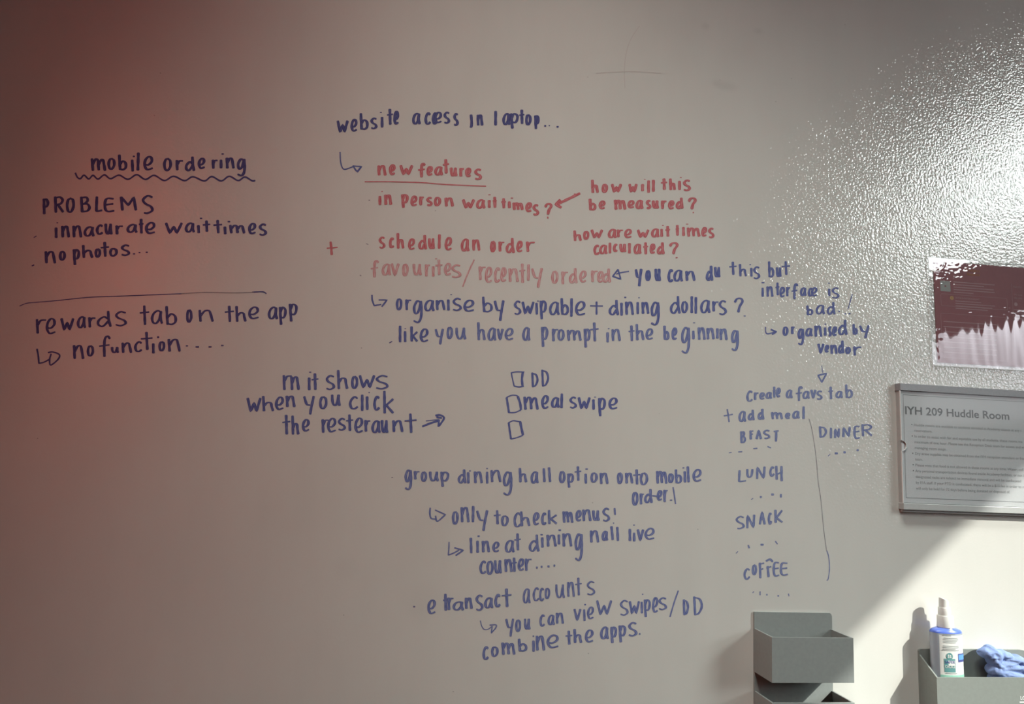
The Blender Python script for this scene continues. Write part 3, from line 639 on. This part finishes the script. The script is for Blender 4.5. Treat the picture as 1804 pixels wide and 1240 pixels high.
# ---- room notice in its wall holder
MAT['rail'] = textured('brushed_aluminium_rail', (0.34, 0.35, 0.37), 0.45, 0.5, 300, 0.05)
MAT['acrylic_edge'] = textured('clear_acrylic_body', (0.50, 0.52, 0.51), 0.3, 0.5, 120, 0.03)
MAT['clear'] = clear_material('clear_acrylic_cover', 0.08, 1.45, (0.985, 0.99, 0.99))
MAT['paper'] = textured('white_paper', (0.60, 0.62, 0.63), 0.8, 0.15, 500, 0.02)
MAT['print_dark'] = textured('grey_print', (0.19, 0.20, 0.205), 0.8, 0.1, 300, 0.03)
MAT['print_mid'] = textured('pale_grey_print', (0.33, 0.345, 0.35), 0.8, 0.1, 300, 0.03)
MAT['bright_edge'] = textured('polished_acrylic_edge', (0.80, 0.81, 0.80), 0.25, 0.5, 100, 0.02)
def notice():
    D = 0.015
    fr = Frame((1585, 674.8), (1804, 688.3), D)
    sx_, sz_ = fr.local(1589.0, 886)          # cover bottom-left
    rail_z = fr.local(1585, 687.3)[1]
    bot_z = fr.local(1590, 897.5)[1]; lip_z = fr.local(1590, 902)[1]
    WID = 0.300
    root = empty('sign_holder', fr.at(0, lip_z, -D), 'clear wall-mounted sign holder with grey top rail holding the room notice', 'sign holder')
    slab('top_rail', fr, 0, rail_z, WID, 0, -D, 0.001, MAT['rail'], root, 0.0006)
    slab('back_panel', fr, 0.0015, bot_z + 0.001, WID, rail_z, -D, -0.0035, MAT['acrylic_edge'], root)
    slab('bottom_rail', fr, 0.0005, bot_z, WID, sz_, -D, 0.0, MAT['acrylic_edge'], root, 0.0008)
    slab('bottom_lip', fr, 0.003, lip_z, WID, bot_z, -D, -0.006, MAT['acrylic_edge'], root, 0.0006)
    # clear cover with a thumb notch in its left edge
    nz = fr.local(1585, 784.5)[1]; r = 0.0098
    pts = [(0, rail_z), (0, nz + r)]
    pts += [(r * math.sin(math.pi * k / 16), nz + r * math.cos(math.pi * k / 16)) for k in range(1, 16)]
    pts += [(0, nz - r), (0, sz_), (WID, sz_), (WID, rail_z)]
    n = len(pts); V = [fr.at(x, z, 0.0) for x, z in pts]
    link_mesh('clear_cover', V, [tuple(range(n))], MAT['clear'], root)
    ed = [fr.at(x, z, 0.0002) for x, z in pts[:-2]]; inn = [fr.at(x + 0.0012, z, 0.0002) for x, z in pts[:-2]]; m = len(ed)
    ev = ed + inn + [p + Vector((0, 0.0030, 0)) for p in ed]
    link_mesh('cover_edge', ev, [(i, i + 1, m + i + 1, m + i) for i in range(m - 1)] + [(i, i + 1, 2 * m + i + 1, 2 * m + i) for i in range(m - 1)], MAT['bright_edge'], root)
    # the printed sheet
    o1 = -0.0022
    sheet = empty('notice_sheet', fr.at(0.004, sz_ + 0.001, o1), 'white printed notice headed IYH 209 Huddle Room inside the clear holder', 'notice')
    slab('paper', fr, 0.0018, sz_ + 0.0008, WID - 0.004, rail_z - 0.001, -0.0032, o1, MAT['paper'], sheet)
    bx0, bz1 = fr.local(1591.8, 694.8); bz0 = fr.local(1597, 877)[1]
    outline('border_line', fr, bx0, bz0, WID - 0.008, bz1, 0.0007, 0.0002, o1 + 0.0002, MAT['print_dark'], sheet)
    hx, hz = fr.local(1596, 729); hx2 = fr.local(1779.7, 739)[0]
    w = text_width('IYH 209 Huddle Room', 1.0, 0.018)
    head = text_polys('IYH 209 Huddle Room', 1.0, 0.018); mnx = min(p[0] for p in head[0]); s = (hx2 - hx) / w
    caph = 15.2 * 0.00101 / 0.73                # cap height of the heading
    printed('heading', fr, moved(head, hx - mnx * s, hz, s, caph), o1 + 0.0002, MAT['print_dark'], sheet)
    lines = [(1, 'Huddle rooms are available to students enrolled in Academy classes at any t'), (0, 'reservations.'),
             (1, 'In order to assist with fair and equitable use by all students, these rooms ma'), (0, 'maximum of one hour. Please see the Reception Desk team for access and wi'), (0, 'managing room usage.'),
             (1, 'Dry erase supplies may be obtained from the IYH reception attendant or from t'), (0, 'team.'),
             (1, 'Please note that food is not allowed in these rooms at any time. Water, coff'),
             (1, 'Any personal transportation devices found inside Academy facilities, or not i'), (0, 'designated racks are subject to immediate removal and will be confiscated'),
             (0, 'by IYA staff. If your PTD is confiscated, there will be a $10 fee in order to re'), (0, 'will only be held for 72 days before being donated or disposed of.')]
    x0, zt = fr.local(1611.3, 750.3); zb = fr.local(1615, 862.3)[1]
    x12 = fr.local(1781, 870)[0]
    sw = (x12 - x0) / text_width(lines[-1][1], 1.0)
    body, bul = [], []
    for i, (b, tx) in enumerate(lines):
        z = zt + (zb - zt) * i / 11
        s_ = sw
        tw = text_width(tx, s_)
        if x0 + tw > WID - 0.012: s_ *= (WID - 0.012 - x0) / tw
        body.append(moved(text_polys(tx, 1.0), x0, z, s_, 0.0072))
        if b: bul.append(disc_poly(x0 - 0.0042, z + 0.0026, 0.0011, 12))
    printed('body_text', fr, join_polys(body), o1 + 0.0002, MAT['print_mid'], sheet)
    for q in bul: printed('bullet_point', fr, q, o1 + 0.0002, MAT['print_dark'], sheet)
notice()

# ---- laminated poster
MAT['maroon'] = textured('maroon_print', (0.33, 0.125, 0.14), 0.55, 0.3, 80, 0.05)
MAT['maroon_pale'] = textured('pale_print_on_maroon', (0.54, 0.36, 0.37), 0.6, 0.2, 200, 0.03)
MAT['gold'] = textured('gold_print', (0.60, 0.38, 0.17), 0.6, 0.2, 200, 0.03)
MAT['orange'] = textured('orange_print', (0.52, 0.25, 0.12), 0.6, 0.2, 200, 0.03)
MAT['tile'] = textured('pale_tile_print', (0.42, 0.43, 0.41), 0.6, 0.2, 200, 0.03)
MAT['film'] = clear_material('laminating_film', 0.025, 1.55, (0.97, 0.97, 0.975), 2.6)
def poster():
    d = 0.0012
    fr = Frame((1644, 459.2), (1804, 472.0), d)
    L = fr.local
    x1 = 0.245; zb = L(1649, 638)[1]
    root = empty('laminated_poster', fr.at(0, zb, -d), 'maroon laminated emergency poster on the wall above the room notice', 'poster')
    slab('page', fr, 0, zb, x1, 0, -d + 0.0002, 0.0, MAT['maroon'], root)
    pr = 0.00025
    bars, k = [], 0.00101
    def bar(px, py, px2, h=1.7):
        a = L(px, py); bars.append(rect_poly(a[0], a[1] - h * k / 2, a[0] + (px2 - px) * 1.02 * k, a[1] + h * k / 2))
    for i, e in enumerate((1768, 1745, 1766, 1768, 1722)): bar(1679.5 + i * .15, 496.5 + i * 4.5, e)
    for i, e in enumerate((1738, 1768, 1762, 1752)): bar(1683 + i * .15, 530 + i * 4.3, e, 1.5)
    for i in range(4): bar(1786, 545.5 + i * 5, 1804 + 20, 1.4)
    for i in range(7): bar(1662, 566 + i * 9, 1775, 1.6)
    printed('small_print', fr, join_polys(bars), pr, MAT['maroon_pale'], root)
    def text(name, body, px, py, h, mat, width=None):
        t = text_polys(body, 1.0, 0.01); a = L(px, py); s = h * k / 0.72
        w = max(p[0] for p in t[0]); sxx = (width * k / w) if width else s
        printed(name, fr, moved(t, a[0], a[1], sxx, s), pr, mat, root)
    text('title_text', 'Emergency', 1702.5, 477.5, 5.0, MAT['orange'], 30)
    text('title_text', 'Response', 1703, 484.5, 5.0, MAT['orange'], 29)
    text('section_heading', 'ACTIVE SHOOTER/ASSAILANT', 1683, 525.8, 3.2, MAT['maroon_pale'], 53)
    text('section_heading', 'Call DPS', 1785, 506.5, 3.4, MAT['maroon_pale'], 18)
    text('section_heading', 'UPC (213)', 1785.5, 520.0, 3.0, MAT['maroon_pale'], 19)
    text('section_heading', 'HSC (323)', 1786, 526.0, 3.0, MAT['maroon_pale'], 18)
    a = L(1676.7, 524.8); printed('warning_icon', fr, disc_poly(a[0], a[1], 0.0041), pr, MAT['gold'], root)
    t = text_polys('!', 1.0, 0.02); cx = (max(p[0] for p in t[0]) + min(p[0] for p in t[0])) / 2
    printed('icon_mark', fr, moved(t, a[0] - cx * 0.007, a[1] - 0.0025, 0.007, 0.007), pr + .0001, MAT['maroon'], root)
    a = L(1789.5, 536); printed('phone_icon', fr, disc_poly(a[0], a[1], 0.0038), pr, MAT['maroon_pale'], root)
    a = L(1656, 494); b = L(1674.6, 514); bm = outline('pale_tile', fr, a[0], b[1], b[0], a[1], 0.0092, 0.0015, pr, MAT['tile'], root)
    a = L(1657, 517); b = L(1775, 546.5); outline('section_frame', fr, a[0], b[1], b[0], a[1], 0.0005, 0.003, pr, MAT['maroon_pale'], root)
    a = L(1657, 551); b = L(1776, 640); outline('section_frame', fr, a[0], b[1] + 0.004, b[0], a[1], 0.0005, 0.003, pr, MAT['maroon_pale'], root)
    a = L(1781.5, 500); b = L(1786, 610); printed('column_rule', fr, rect_poly(a[0], b[1], a[0] + 0.0006, a[1]), pr, MAT['maroon_pale'], root)
    # buckled laminate sleeve around the page
    fx0, fz1 = L(1633.5, 452); fz0 = L(1640, 644)[1]; fx1 = x1 + 0.010
    NX, NZ = 150, 120; V, F = [], []
    for j in range(NZ + 1):
        for i in range(NX + 1):
            u, v = i / NX, j / NZ; x = fx0 + (fx1 - fx0) * u; z = fz0 + (fz1 - fz0) * v
            edge = min(u, 1 - u) * (fx1 - fx0), min(v, 1 - v) * (fz1 - fz0)
            q = min(1.0, min(edge) / 0.012); q = q * q * (3 - 2 * q)
            px, pz = x * 1000, z * 1000
            up = max(0.0, min(1.0, (v - 0.46) / 0.06)); up = up * up * (3 - 2 * up)
            st = noise.noise(Vector((px * 0.075, pz * 0.011, 3.1))) * (0.45 + 0.55 * min(1, max(0, (u - 0.30) / 0.1)))   # upright buckles, lower half
            lc = noise.noise(Vector((px * 0.16, pz * 0.10, 5.0))) * max(0.0, 1 - u / 0.14)                                 # crumpled lower left edge
            cr = noise.noise(Vector((px * 0.14, pz * 0.20, 9.0))) + 0.4 * noise.noise(Vector((px * 0.4, pz * 0.5, 2.0)))   # fine crinkle, upper half
            arc = math.exp(-((math.hypot(px - 1, pz - 2) - 24) / 1.6) ** 2) * (1 if px < 14 else 0.2)
            h = 0.0014 + q * (0.00042 * st * (1 - up) + 0.00020 * lc * (1 - up) + 0.00008 * cr * up + 0.0007 * arc * up)
            V.append(fr.at(x, z, max(h, 0.0006)))
    for j in range(NZ):
        for i in range(NX):
            a = j * (NX + 1) + i; F.append((a, a + 1, a + NX + 2, a + NX + 1))
    film = link_mesh('laminate_film', V, F, MAT['film'], root, True)
    # sealed rim of the laminate, a thin pale bead
    MAT['bead'] = textured('laminate_rim', (0.62, 0.64, 0.62), 0.25, 0.5, 200, 0.04)
    outline('laminate_rim', fr, fx0, fz0, fx1, fz1, 0.0011, 0.004, 0.0018, MAT['bead'], root)
poster()

# ------------------------------------------------------------------ wall pocket organiser
MAT['plastic'] = textured('grey_moulded_plastic', (0.29, 0.318, 0.308), 0.42, 0.5, 150, 0.04)
MAT['plastic_in'] = textured('grey_moulded_plastic_tray', (0.25, 0.275, 0.255), 0.5, 0.4, 150, 0.04)
def plate(name, pts, y0, y1, mat, parent, bevel=0.0008):
    """upright sheet: polygon in x,z between depths y0 (wall side) and y1"""
    bm = bmesh.new(); n = len(pts)
    a = [bm.verts.new((x, -y0, z)) for x, z in pts]; b = [bm.verts.new((x, -y1, z)) for x, z in pts]
    bm.faces.new(a); bm.faces.new(b[::-1])
    for i in range(n): bm.faces.new((a[i], b[i], b[(i + 1) % n], a[(i + 1) % n]))
    if bevel: bmesh.ops.bevel(bm, geom=[e for e in bm.edges if abs(e.verts[0].co.y - e.verts[1].co.y) < 1e-6 and abs(e.verts[0].co.y + y1) < 1e-6], offset=bevel, segments=2, affect='EDGES')
    return link_bm(name, bm, mat, parent)
def rounded(x0, z0, x1, z1, rtl, rtr, rbr=0, rbl=0, n=6):
    out = []
    for (cx, cz, a0, r) in ((x1 - rtr, z1 - rtr, 0, rtr), (x0 + rtl, z1 - rtl, 90, rtl), (x0 + rbl, z0 + rbl, 180, rbl), (x1 - rbr, z0 + rbr, 270, rbr)):
        if r <= 0: out.append((cx, cz)); continue
        for k in range(n + 1):
            a = math.radians(a0 + 90 * k / n); out.append((cx + r * math.cos(a), cz + r * math.sin(a)))
    return out
def prism(bm, prof, x0, x1):
    """profile in (depth, z) swept along x"""
    a = [bm.verts.new((x0, -y, z)) for y, z in prof]; b = [bm.verts.new((x1, -y, z)) for y, z in prof]; n = len(prof)
    bm.faces.new(a); bm.faces.new(b[::-1])
    for i in range(n): bm.faces.new((a[i], b[i], b[(i + 1) % n], a[(i + 1) % n]))
def organiser():
    tl, tr = wp(1327, 1077), wp(1463.5, 1081); x0, x1, zt = tl.x, tr.x, (tl.z + tr.z) / 2 + 0.001
    dp = 0.068; t = 0.003
    fz = wp(1505, 1124, dp).z; fb = wp(1505, 1203, dp).z; fz2 = wp(1490, 1238, dp).z
    zb = fz2 - 0.12
    root = empty('pocket_organiser', Vector((x0, 0, zb)), 'grey plastic wall organiser with stacked pockets under the COFFEE writing', 'organiser')
    plate('back_plate', rounded(x0, zb, x1, zt, 0.001, 0.0055), 0.0, 0.004, MAT['plastic'], root)
    for top, bot, nm in ((fz, fb, 'pocket'), (fz2, zb + 0.02, 'pocket')):
        bm = bmesh.new()
        back_top = top
        box_bm(bm, (x0, -dp, bot), (x1, -dp + t, top))                                    # front
        box_bm(bm, (x0, -dp + t, bot), (x0 + t, -0.004, back_top)); box_bm(bm, (x1 - t, -dp + t, bot), (x1, -0.004, back_top))
        box_bm(bm, (x0 + t, -dp + t, bot), (x1 - t, -0.004, bot + t))
        link_bm(nm, bm, MAT['plastic'], root)
organiser()

# ------------------------------------------------------------------ supply tray with bottle and cloth
TD = 0.048
MAT['tray_print'] = textured('white_lettering', (0.80, 0.81, 0.80), 0.6, 0.2, 200, 0.02)
TRAY_FLOOR = wp(1668, 1212, 0.029).z
def tray():
    fl = wp(1650, 1190, TD); zf = wp(1700, 1193.5, TD).z; x0 = fl.x
    zt = wp(1737, 1143, 0.0).z; x1 = wp(1822, 1160, 0.0).x; zs = wp(1619, 1152, 0).z
    zb = TRAY_FLOOR - 0.075; t = 0.003
    root = empty('supply_tray', Vector((x0, 0, zb)), 'grey plastic wall tray at the lower right holding bottle and cloth', 'tray')
    plate('back_panel', rounded(x0, zb, x1, zt, 0.004, 0.034), 0.0, 0.004, MAT['plastic_in'], root, 0.0006)
    bm = bmesh.new(); prism(bm, [(0.004, zb), (TD, zb), (TD, zf), (0.004, zs)], x0, x0 + t); link_bm('side_panel', bm, MAT['plastic_in'], root)
    bm = bmesh.new(); prism(bm, [(0.004, zb), (TD, zb), (TD, zf), (0.004, zs)], x1 - t, x1); link_bm('side_panel', bm, MAT['plastic_in'], root)
    bm = bmesh.new(); box_bm(bm, (x0 + t, -TD, zb), (x1 - t, -TD + t, zf)); link_bm('front_panel', bm, MAT['plastic_in'], root)
    bm = bmesh.new(); box_bm(bm, (x0 + t, -TD + t, TRAY_FLOOR - 0.004), (x1 - t, -0.004, TRAY_FLOOR)); link_bm('shelf', bm, MAT['plastic_in'], root)
    # lettering on the front, running out of the frame
    v, f = text_polys('LO', 1.0, 0.03); p = wp(1797.3, 1232.3, TD); s = 6.3 * 0.00096 / 0.72
    me = [(p.x + x * s, -TD - 0.0003, p.z + z * s) for x, z in v]
    link_mesh('lettering', me, f, MAT['tray_print'], root)
    a = wp(1796, 1235.5, TD)
    link_mesh('lettering_rule', [(a.x, -TD - 0.0003, a.z - 0.0022), (a.x + 0.012, -TD - 0.0003, a.z - 0.0022), (a.x + 0.012, -TD - 0.0003, a.z), (a.x, -TD - 0.0003, a.z)], [(0, 1, 2, 3)], MAT['tray_print'], root)
    return x0, x1
TX0, TX1 = tray()

MAT['bottle_body'] = material('clear_grey_plastic', (0.55, 0.62, 0.70), 0.22, 0.5, 0, **{'Transmission Weight': 0.35})
MAT['bottle_blue'] = textured('blue_shoulder_plastic', (0.11, 0.19, 0.66), 0.28, 0.5, 120, 0.03)
MAT['cap_white'] = textured('white_cap_plastic', (0.74, 0.75, 0.72), 0.4, 0.4, 150, 0.02)
MAT['label_white'] = textured('white_label', (0.72, 0.74, 0.71), 0.5, 0.3, 300, 0.02)
MAT['label_teal'] = textured('teal_label_band', (0.28, 0.56, 0.45), 0.5, 0.3, 200, 0.03)
MAT['emblem_green'] = textured('green_label_print', (0.12, 0.30, 0.30), 0.5, 0.3, 200, 0.03)
MAT['label_grey'] = textured('grey_label_print', (0.30, 0.33, 0.33), 0.5, 0.3, 200, 0.03)
MAT['label_blue'] = textured('blue_label_print', (0.14, 0.36, 0.78), 0.5, 0.3, 200, 0.03)
MAT['label_navy'] = textured('navy_label_print', (0.08, 0.10, 0.30), 0.5, 0.3, 200, 0.03)
def lathe(bm, prof, cx, cyy, seg=40, sx=1.0, sy=1.0, skew=None):
    """profile (radius_x, radius_y, z) swept as ellipses; skew(z,ang) may lift a vertex"""
    rings = []
    for (rx, ry, z) in prof:
        ring = []
        for i in range(seg):
            a = 2 * math.pi * i / seg
            zz = z + (skew(rx, ry, z, a) if skew else 0)
            ring.append(bm.verts.new((cx + rx * math.cos(a), cyy + ry * math.sin(a), zz)))
        rings.append(ring)
    for r0, r1 in zip(rings, rings[1:]):
        for i in range(seg): bm.faces.new((r0[i], r0[(i + 1) % seg], r1[(i + 1) % seg], r1[i]))
    bm.faces.new(rings[0][::-1]); bm.faces.new(rings[-1])
def bottle():
    DB = 0.0265; A, B = 0.0300, 0.0170
    Z = lambda py: wp(1668, py, DB).z
    c = wp(1667.3, 1150, DB); cx, cyy = c.x, -DB
    zb = TRAY_FLOOR + 0.0003; zsh = Z(1113); ztop = Z(1100.5)
    root = empty('spray_bottle', Vector((cx, cyy, zb)), 'small oval spray bottle with white nozzle and blue shoulder standing in the tray', 'bottle')
    bm = bmesh.new(); lathe(bm, [(A * .88, B * .88, zb), (A * .97, B * .97, zb + .0015), (A, B, zb + .005), (A, B, zsh - .001), (A * .995, B * .995, zsh)], cx, cyy, 56)
    link_bm('body', bm, MAT['bottle_body'], root, True)
    bm = bmesh.new(); lathe(bm, [(A * 1.0, B * 1.0, zsh), (A * .99, B * .99, zsh + .0018), (A * .93, B * .93, zsh + .0042), (A * .74, B * .80, zsh + .0066), (0.0155, 0.0128, zsh + .0082)], cx, cyy, 56)
    link_bm('shoulder', bm, MAT['bottle_blue'], root, True)
    z0 = zsh + .0080
    zc1, zc2, zn = Z(1083.5), Z(1069.5), Z(1055)
    bm = bmesh.new(); lathe(bm, [(.0135, .0125, z0), (.0143, .0138, z0 + .001), (.0138, .0133, zc1 - .0015), (.0128, .0124, zc1)], cx, cyy, 40); col = link_bm('collar', bm, MAT['cap_white'], root, True)
    bm = bmesh.new(); lathe(bm, [(.0105, .0105, zc1), (.0103, .0103, zc2 - .001), (.0097, .0097, zc2)], cx - .0012, cyy, 36); link_bm('pump_stem', bm, MAT['cap_white'], root, True)
    slant = lambda rx, ry, z, a: (-(math.cos(a)) * rx * 0.42 if z > zc2 + .002 else 0)
    bm = bmesh.new(); lathe(bm, [(.0086, .0086, zc2), (.0084, .0084, zc2 + .0015), (.0078, .0078, zn - .0012), (.0066, .0066, zn)], cx - .0018, cyy, 36, skew=slant); link_bm('nozzle', bm, MAT['cap_white'], root, True)
    def surf(phi, z, off):
        a = math.radians(phi); n = Vector((math.cos(a) / A, math.sin(a) / B, 0)).normalized()
        return Vector((cx + A * math.cos(a), cyy + B * math.sin(a), z)) + n * off
    def patch(name, p0, p1, z0, z1, off, mat, parent, n=24):
        V, F = [], []
        for i in range(n + 1):
            ph = p0 + (p1 - p0) * i / n; V += [surf(ph, z0, off), surf(ph, z1, off)]
        F = [(2 * i, 2 * i + 2, 2 * i + 3, 2 * i + 1) for i in range(n)]
        return link_mesh(name, V, F, mat, parent, True)
    def wrap(name, poly, phi_c, off, mat, parent):
        """flat artwork (mm from its centre, z up) laid on the curved label; phi per metre from local arc length"""
        V = []
        for (x, z) in poly[0]:
            ph = phi_c; st = x / 10.0
            for _ in range(10):
                a = math.radians(ph); ds = math.hypot(A * math.sin(a), B * math.cos(a)); ph += math.degrees(st / ds)
            V.append(surf(ph, z, off))
        return link_mesh(name, V, poly[1], mat, parent)
    lb = patch('label', -138, -15, Z(1193.5), Z(1115.5), .0003, MAT['label_white'], root)
    Z = lambda py: wp(1672, py, 0.041).z                    # heights on the label face
    patch('teal_band', -138, -15, Z(1194), Z(1188.6), .0006, MAT['label_teal'], lb)
    def v_rect(x0, z0, x1, z1, n=10):
        V, F = [], []
        for i in range(n + 1):
            x = x0 + (x1 - x0) * i / n; V += [(x, z0), (x, z1)]
        return V, [(2 * i, 2 * i + 2, 2 * i + 3, 2 * i + 1) for i in range(n)]
    bars = []
    def bar(py, x0, x1, h=.0009): bars.append(v_rect(x0, Z(py) - h / 2, x1, Z(py) + h / 2, 14))
    for py, x0, x1 in ((1116.8, -.013, .010), (1119.2, -.013, .002), (1123.4, -.011, .015), (1126.2, -.012, .017), (1129, -.012, .014), (1131.6, -.012, .011),
                       (1137.5, -.013, .017), (1140.2, -.013, .017), (1143, -.013, .010), (1145.3, -.015, .018)): bar(py, x0, x1)
    wrap('label_small_print', join_polys(bars), -100, .0007, MAT['label_grey'], lb)
    wrap('label_rule', v_rect(-.010, Z(1186.2), .011, Z(1185.2), 12), -100, .0007, MAT['label_grey'], lb)
    wrap('emblem_block', v_rect(-.0095, Z(1183.5), .0105, Z(1160)), -104, .0006, MAT['emblem_green'], lb)
    wrap('emblem_panel', v_rect(-.0025, Z(1172), .0095, Z(1163)), -104, .0007, MAT['label_white'], lb)
    wrap('emblem_disc', disc_poly(0, Z(1155.3), .0058), -104, .0008, MAT['emblem_green'], lb)
    wrap('emblem_figures', join_polys([disc_poly(-.0018, Z(1153.6), .0013), disc_poly(.0016, Z(1154.2), .0012), rect_poly(-.0030, Z(1158), -.0004, Z(1155.5)), rect_poly(.0006, Z(1158), .0030, Z(1155.8))]), -104, .0010, MAT['label_white'], lb)
    t1 = text_polys('SAFER', 1.0, .01); w = max(p[0] for p in t1[0])
    wrap('emblem_text', moved(t1, -.0085, Z(1168), .0182 / w, .0068), -104, .0009, MAT['label_navy'], lb)
    t2 = text_polys('CHOICE', 1.0, .01); w = max(p[0] for p in t2[0])
    wrap('emblem_text', moved(t2, -.0085, Z(1176), .0182 / w, .0068), -104, .0009, MAT['label_white'], lb)
    wrap('badge_border', v_rect(0, Z(1166), .020, Z(1151)), -71, .0006, MAT['label_navy'], lb)
    wrap('badge_panel', v_rect(.0010, Z(1162), .019, Z(1153)), -71, .0008, MAT['label_blue'], lb)
bottle()

MAT['cloth'] = textured('blue_microfibre', (0.27, 0.37, 0.66), 0.9, 0.1, 900, 0.12, 0.0004)
def cloth():
    """crumpled cleaning cloth: a heap of soft folds merged into one skin"""
    DC = 0.027
    P = lambda px, py, d=DC: wp(px, py, d)
    folds = [  # px path, radius in metres, flattening
        ([(1734, 1150), (1742, 1147), (1750, 1148)], .0085, .016), ([(1745, 1146), (1752, 1152), (1750, 1162)], .0105, .020),
        ([(1760, 1152), (1772, 1156), (1776, 1164)], .0095, .014), ([(1755, 1172), (1772, 1164), (1788, 1160), (1812, 1172)], .0085, .018),
        ([(1757, 1176), (1776, 1174), (1790, 1174), (1815, 1188)], .0080, .020), ([(1740, 1152), (1748, 1164), (1757, 1175)], .0080, .016),
        ([(1750, 1180), (1775, 1186), (1805, 1196)], .0110, .018), ([(1770, 1168), (1795, 1178), (1815, 1184)], .0110, .016),
        ([(1755, 1196), (1780, 1200), (1810, 1204)], .0120, .018)]
    bm = bmesh.new()
    for path, r, fl in folds:
        for k in range(len(path) - 1):
            a, b = path[k], path[k + 1]; n = 9
            for i in range(n + 1):
                t = i / n; c = P(a[0] + (b[0] - a[0]) * t, a[1] + (b[1] - a[1]) * t)
                m = Matrix.Translation(c) @ Matrix.Diagonal((r, min(fl, .0165), r, 1))
                bmesh.ops.create_icosphere(bm, subdivisions=2, radius=1.0, matrix=m)
    for v in bm.verts:
        v.co.y = max(-TD + 0.0050, min(-0.0058, v.co.y)); v.co.z = max(TRAY_FLOOR + 0.0012, v.co.z)
        v.co.x = min(TX1 - 0.006, v.co.x)
    me = bpy.data.meshes.new('cleaning_cloth'); bm.to_mesh(me); bm.free()
    tmp = bpy.data.objects.new('cleaning_cloth', me); COL.objects.link(tmp)
    md = tmp.modifiers.new('skin', 'REMESH'); md.mode = 'VOXEL'; md.voxel_size = 0.0013
    sm = tmp.modifiers.new('soft', 'SMOOTH'); sm.iterations = 4; sm.factor = 0.5
    dg = bpy.context.evaluated_depsgraph_get(); dg.update()
    me2 = bpy.data.meshes.new_from_object(tmp.evaluated_get(dg)); bpy.data.objects.remove(tmp)
    for v in me2.vertices:
        q = Vector((v.co.x * 60, v.co.y * 40, v.co.z * 95))
        rdg = 1 - abs(noise.noise(q + noise.noise_vector(q * 0.6) * 0.8)) * 2
        v.co += v.normal * (0.0022 * rdg - 0.001)
    lo = Vector((P(1765, 1180).x, -DC, TRAY_FLOOR))
    for v in me2.vertices:
        v.co.y = max(-TD + 0.0035, min(-0.0045, v.co.y)); v.co.z = max(TRAY_FLOOR + 0.0004, v.co.z); v.co.x = min(TX1 - 0.0035, v.co.x)
        v.co -= lo
    me2.materials.clear(); me2.materials.append(MAT['cloth'])
    for p in me2.polygons: p.use_smooth = True
    o = bpy.data.objects.new('cleaning_cloth', me2); COL.objects.link(o); o.location = lo
    tag(o, 'crumpled blue cleaning cloth lying in the grey tray right of the bottle', 'cloth')
cloth()
